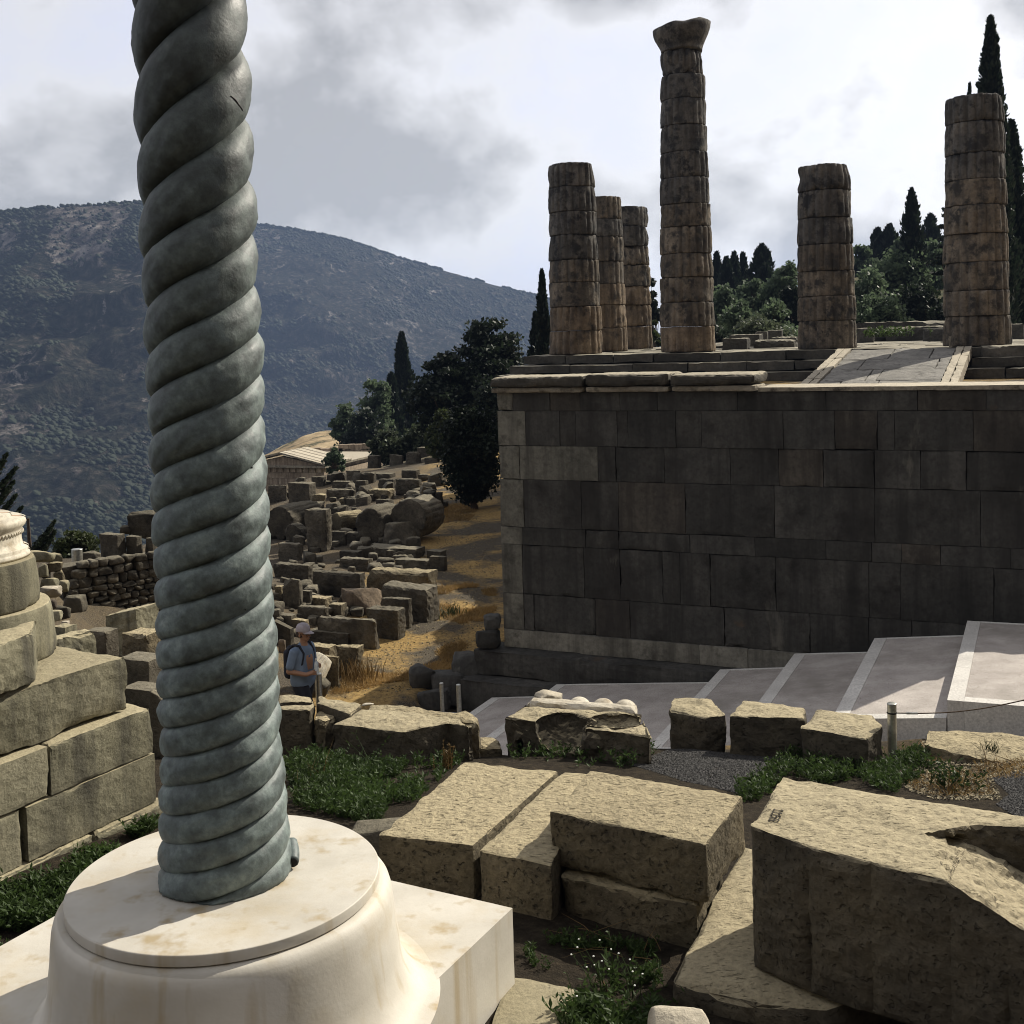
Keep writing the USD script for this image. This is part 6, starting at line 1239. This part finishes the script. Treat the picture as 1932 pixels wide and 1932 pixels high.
# y<0 is the near (camera) side; near arm = right arm, bent so the hand holds a bottle before the chest
pelvis, chest, neck = J(0, 0, .92, .14), J(.01, 0, 1.26, .145), J(.03, 0, 1.48, .055)
sR, eR, wR = J(.0, -.19, 1.39, .058), J(-.06, -.26, 1.12, .042), J(.17, -.17, 1.07, .030)
sL, eL, wL = J(.0, .19, 1.39, .058), J(.03, .25, 1.13, .042), J(.22, .10, 1.14, .030)
hR, hL = J(.235, -.12, 1.09, .034), J(.25, .03, 1.17, .034)
body = [(pelvis, chest), (J(0, -.07, .95, .12), J(0, -.10, 1.32, .10)), (J(0, .07, .95, .12), J(0, .10, 1.32, .10)), (chest, neck), (neck, J(.045, 0, 1.56, .055)), (J(0, -.12, 1.38, .065), sR), (J(0, .12, 1.38, .065), sL), (sR, eR), (eR, wR), (sL, eL), (eL, wL), (wR, hR), (wL, hL),
        (J(.03, 0, 1.645, .088), J(.045, 0, 1.58, .068)), (J(.045, 0, 1.58, .068), J(.085, 0, 1.545, .036)), (J(.12, 0, 1.625, .014), J(.142, 0, 1.598, .013)), (J(.115, 0, 1.57, .018), J(.118, 0, 1.56, .018)), (J(.03, -.088, 1.62, .016), J(.028, -.09, 1.60, .012)), (J(.03, .088, 1.62, .016), J(.028, .09, 1.60, .012)),
        (J(0, -.09, .90, .10), J(.16, -.09, .50, .062)), (J(.16, -.09, .50, .062), J(.10, -.09, .09, .042)), (J(.10, -.09, .06, .040), J(.24, -.10, .035, .030)), (J(0, .09, .90, .10), J(-.06, .09, .50, .062)), (J(-.06, .09, .50, .062), J(-.26, .09, .12, .042)), (J(-.26, .09, .08, .040), J(-.13, .09, .035, .030))]
def fingers(h, d, side):
    out = []
    for i, (o, l) in enumerate([(-.022, .030), (-.007, .035), (.008, .033), (.021, .026)]):
        b = np.array(h[0])+np.array([.012, 0, o]); m_ = b+np.array([.036, side*.012, -.002]); e = m_+np.array([.004, side*l, -.004])
        out += [(J(*b, .0095), J(*m_, .0088)), (J(*m_, .0088), J(*e, .0075))]
    b = np.array(h[0])+np.array([.004, side*.018, .024]); m_ = b+np.array([.022, side*.020, .012]); e = m_+np.array([.018, side*.012, .002]); out += [(J(*b, .011), J(*m_, .0095)), (J(*m_, .0095), J(*e, .008))]
    return out
body += fingers(hR, 1, 1) + fingers(hL, 1, -1)
part(per, 'body', place(chain(body, .014, 8)), M['skin'], local=True)
sh_ = [(J(0, -.075, .94, .145), J(.005, -.095, 1.33, .118)), (J(0, .075, .94, .145), J(.005, .095, 1.33, .118)), (J(0, 0, .93, .155), J(.015, 0, 1.36, .125)), (J(.005, -.10, 1.385, .075), J(0, -.20, 1.385, .074)), (J(.005, .10, 1.385, .075), J(0, .20, 1.385, .074)), (J(0, -.20, 1.385, .074), J(-.045, -.245, 1.19, .066)), (J(0, .20, 1.385, .074), J(.015, .235, 1.20, .066)), (J(.01, 0, 1.40, .09), J(.02, 0, 1.455, .066))]
sv, sf = place(chain(sh_, .022, 8)); sv = sv*1.0; sv[:, :2] *= 1+.04*(fbm(sv*9, 3)-.5)[:, None]
part(per, 'shirt', (sv, sf), M['shirt'], local=True)
part(per, 'trousers', place(chain([(J(0, -.085, .90, .125), J(.15, -.09, .52, .085)), (J(.15, -.09, .52, .085), J(.10, -.09, .14, .066)), (J(0, .085, .90, .125), J(-.055, .09, .52, .085)), (J(-.055, .09, .52, .085), J(-.235, .09, .16, .066)), (J(0, -.05, .93, .13), J(0, .05, .93, .13))], .03, 6)), M['navy'], local=True)
cp = [(.001, .125), (.03, .122), (.07, .105), (.095, .07), (.105, .03), (.106, .0), (.101, -.002), (.095, .03), (.001, .10)]
cv, cf = lathe(cp, 28); cv = cv*np.array([1.05, .93, .95])+np.array([.03, 0, 1.665]); capn = part(per, 'cap', place((cv, cf[:, ::-1])), M['cap'], local=True)
bx = np.linspace(-1, 1, 13); Pv = []
for zoff in (0, -.008):
    Pv.append([[(.03+.10*math.cos(a*1.0)) if k == 0 else .03+.10*math.cos(a)+.085*math.cos(a*.8)**2, .088*math.sin(a)*(1 if k == 0 else .95), 1.672+zoff-.004-(.028 if k else 0)] for k in (0, 1) for a in bx*1.15])
vt = np.array(Pv[0]+Pv[1]); fz = []
for i in range(12): fz += [[i, i+1, 14+i], [i, 14+i, 13+i], [26+i, 40+i, 27+i], [26+i, 39+i, 40+i], [13+i, 14+i, 40+i], [13+i, 40+i, 39+i]]
part(capn, 'brim', place((vt, np.array(fz))), M['cap'], local=True)
gl = join([boulder((.118, -.036, 1.630), (.02, .052, .036), 1, rough=.0), boulder((.118, .036, 1.630), (.02, .052, .036), 1, rough=.0), tube([(.115, -.06, 1.634), (.04, -.09, 1.636)], [.004, .004], 5), tube([(.115, .06, 1.634), (.04, .09, 1.636)], [.004, .004], 5), tube([(.125, -.02, 1.636), (.125, .02, 1.636)], [.004, .004], 5)])
part(per, 'sunglasses', place(gl), M['lens'], local=True, smooth=True, kind='stuff')
hv, hf = lathe([(.001, .03), (.07, .02), (.092, -.03), (.088, -.075), (.06, -.09), (.001, -.09)], 24); part(per, 'hair', place((hv*np.array([1, .98, 1])+np.array([.012, 0, 1.66]), hf[:, ::-1])), M['hair'], local=True)
for i, (y, z, w) in enumerate([(-.02, 1.30, .05), (.01, 1.25, .045), (-.03, 1.20, .06), (.02, 1.17, .035)]):
    b = boulder((.138, y, z), (.02, w, .038), 3+i, rough=.2); part(per, 'shirt_print', place(b), M['print'], local=True)
bag = T('backpack', 'small dark backpack worn by the person in the blue shirt', 'backpack', per.base)
bm = chain([(J(-.20, -.06, 1.02, .075), J(-.20, -.06, 1.32, .075)), (J(-.20, .06, 1.02, .075), J(-.20, .06, 1.32, .075)), (J(-.21, 0, 1.05, .09), J(-.20, 0, 1.36, .07))], .03, 6); part(bag, 'sack', place(bm), M['navy'], local=True)
for s in (-1, 1): part(bag, 'strap', place(tube([(-.15, s*.12, 1.40), (-.06, s*.135, 1.475), (.05, s*.135, 1.47), (.112, s*.125, 1.36), (.10, s*.155, 1.22), (.01, s*.18, 1.08), (-.13, s*.12, 1.02)], [.018]*7, 8)), M['navy'], local=True)
bt = T('water_bottle', 'small clear water bottle held in front of the blue shirt', 'bottle', per.base)
o_ = np.array([.275, -.055, 1.07]); part(bt, 'bottle_body', place(lathe([(.001, 0), (.03, 0), (.033, .01), (.033, .13), (.028, .155), (.013, .18), (.013, .195), (.001, .195)], 18, o=o_)), M['bottle'], local=True)
part(bt, 'bottle_cap', place(lathe([(.001, .196), (.015, .196), (.015, .215), (.001, .215)], 14, o=o_)), M['petal'], local=True)
# ------------------------------------------------------------------ haze
hz = usdkit.material(stage, '/World/Looks/thin_haze', {'v': ('principled_volume', {'color': (0.45, 0.62, 1.0), 'density': 0.0001, 'anisotropy': 0.2})}, [], volume='v.volume')
top_ = max(mv1[:, 2].max(), mv2[:, 2].max(), ZE+30)+30; bot_ = min(GZ.min(), mv1[:, 2].min(), mv2[:, 2].min())-1.0
solo('haze', box(-4200, 4200, -1600, 4600, bot_, top_), hz, 'thin bluish summer haze over the valley', 'haze', kind='stuff', smooth=False, base=np.zeros(3))
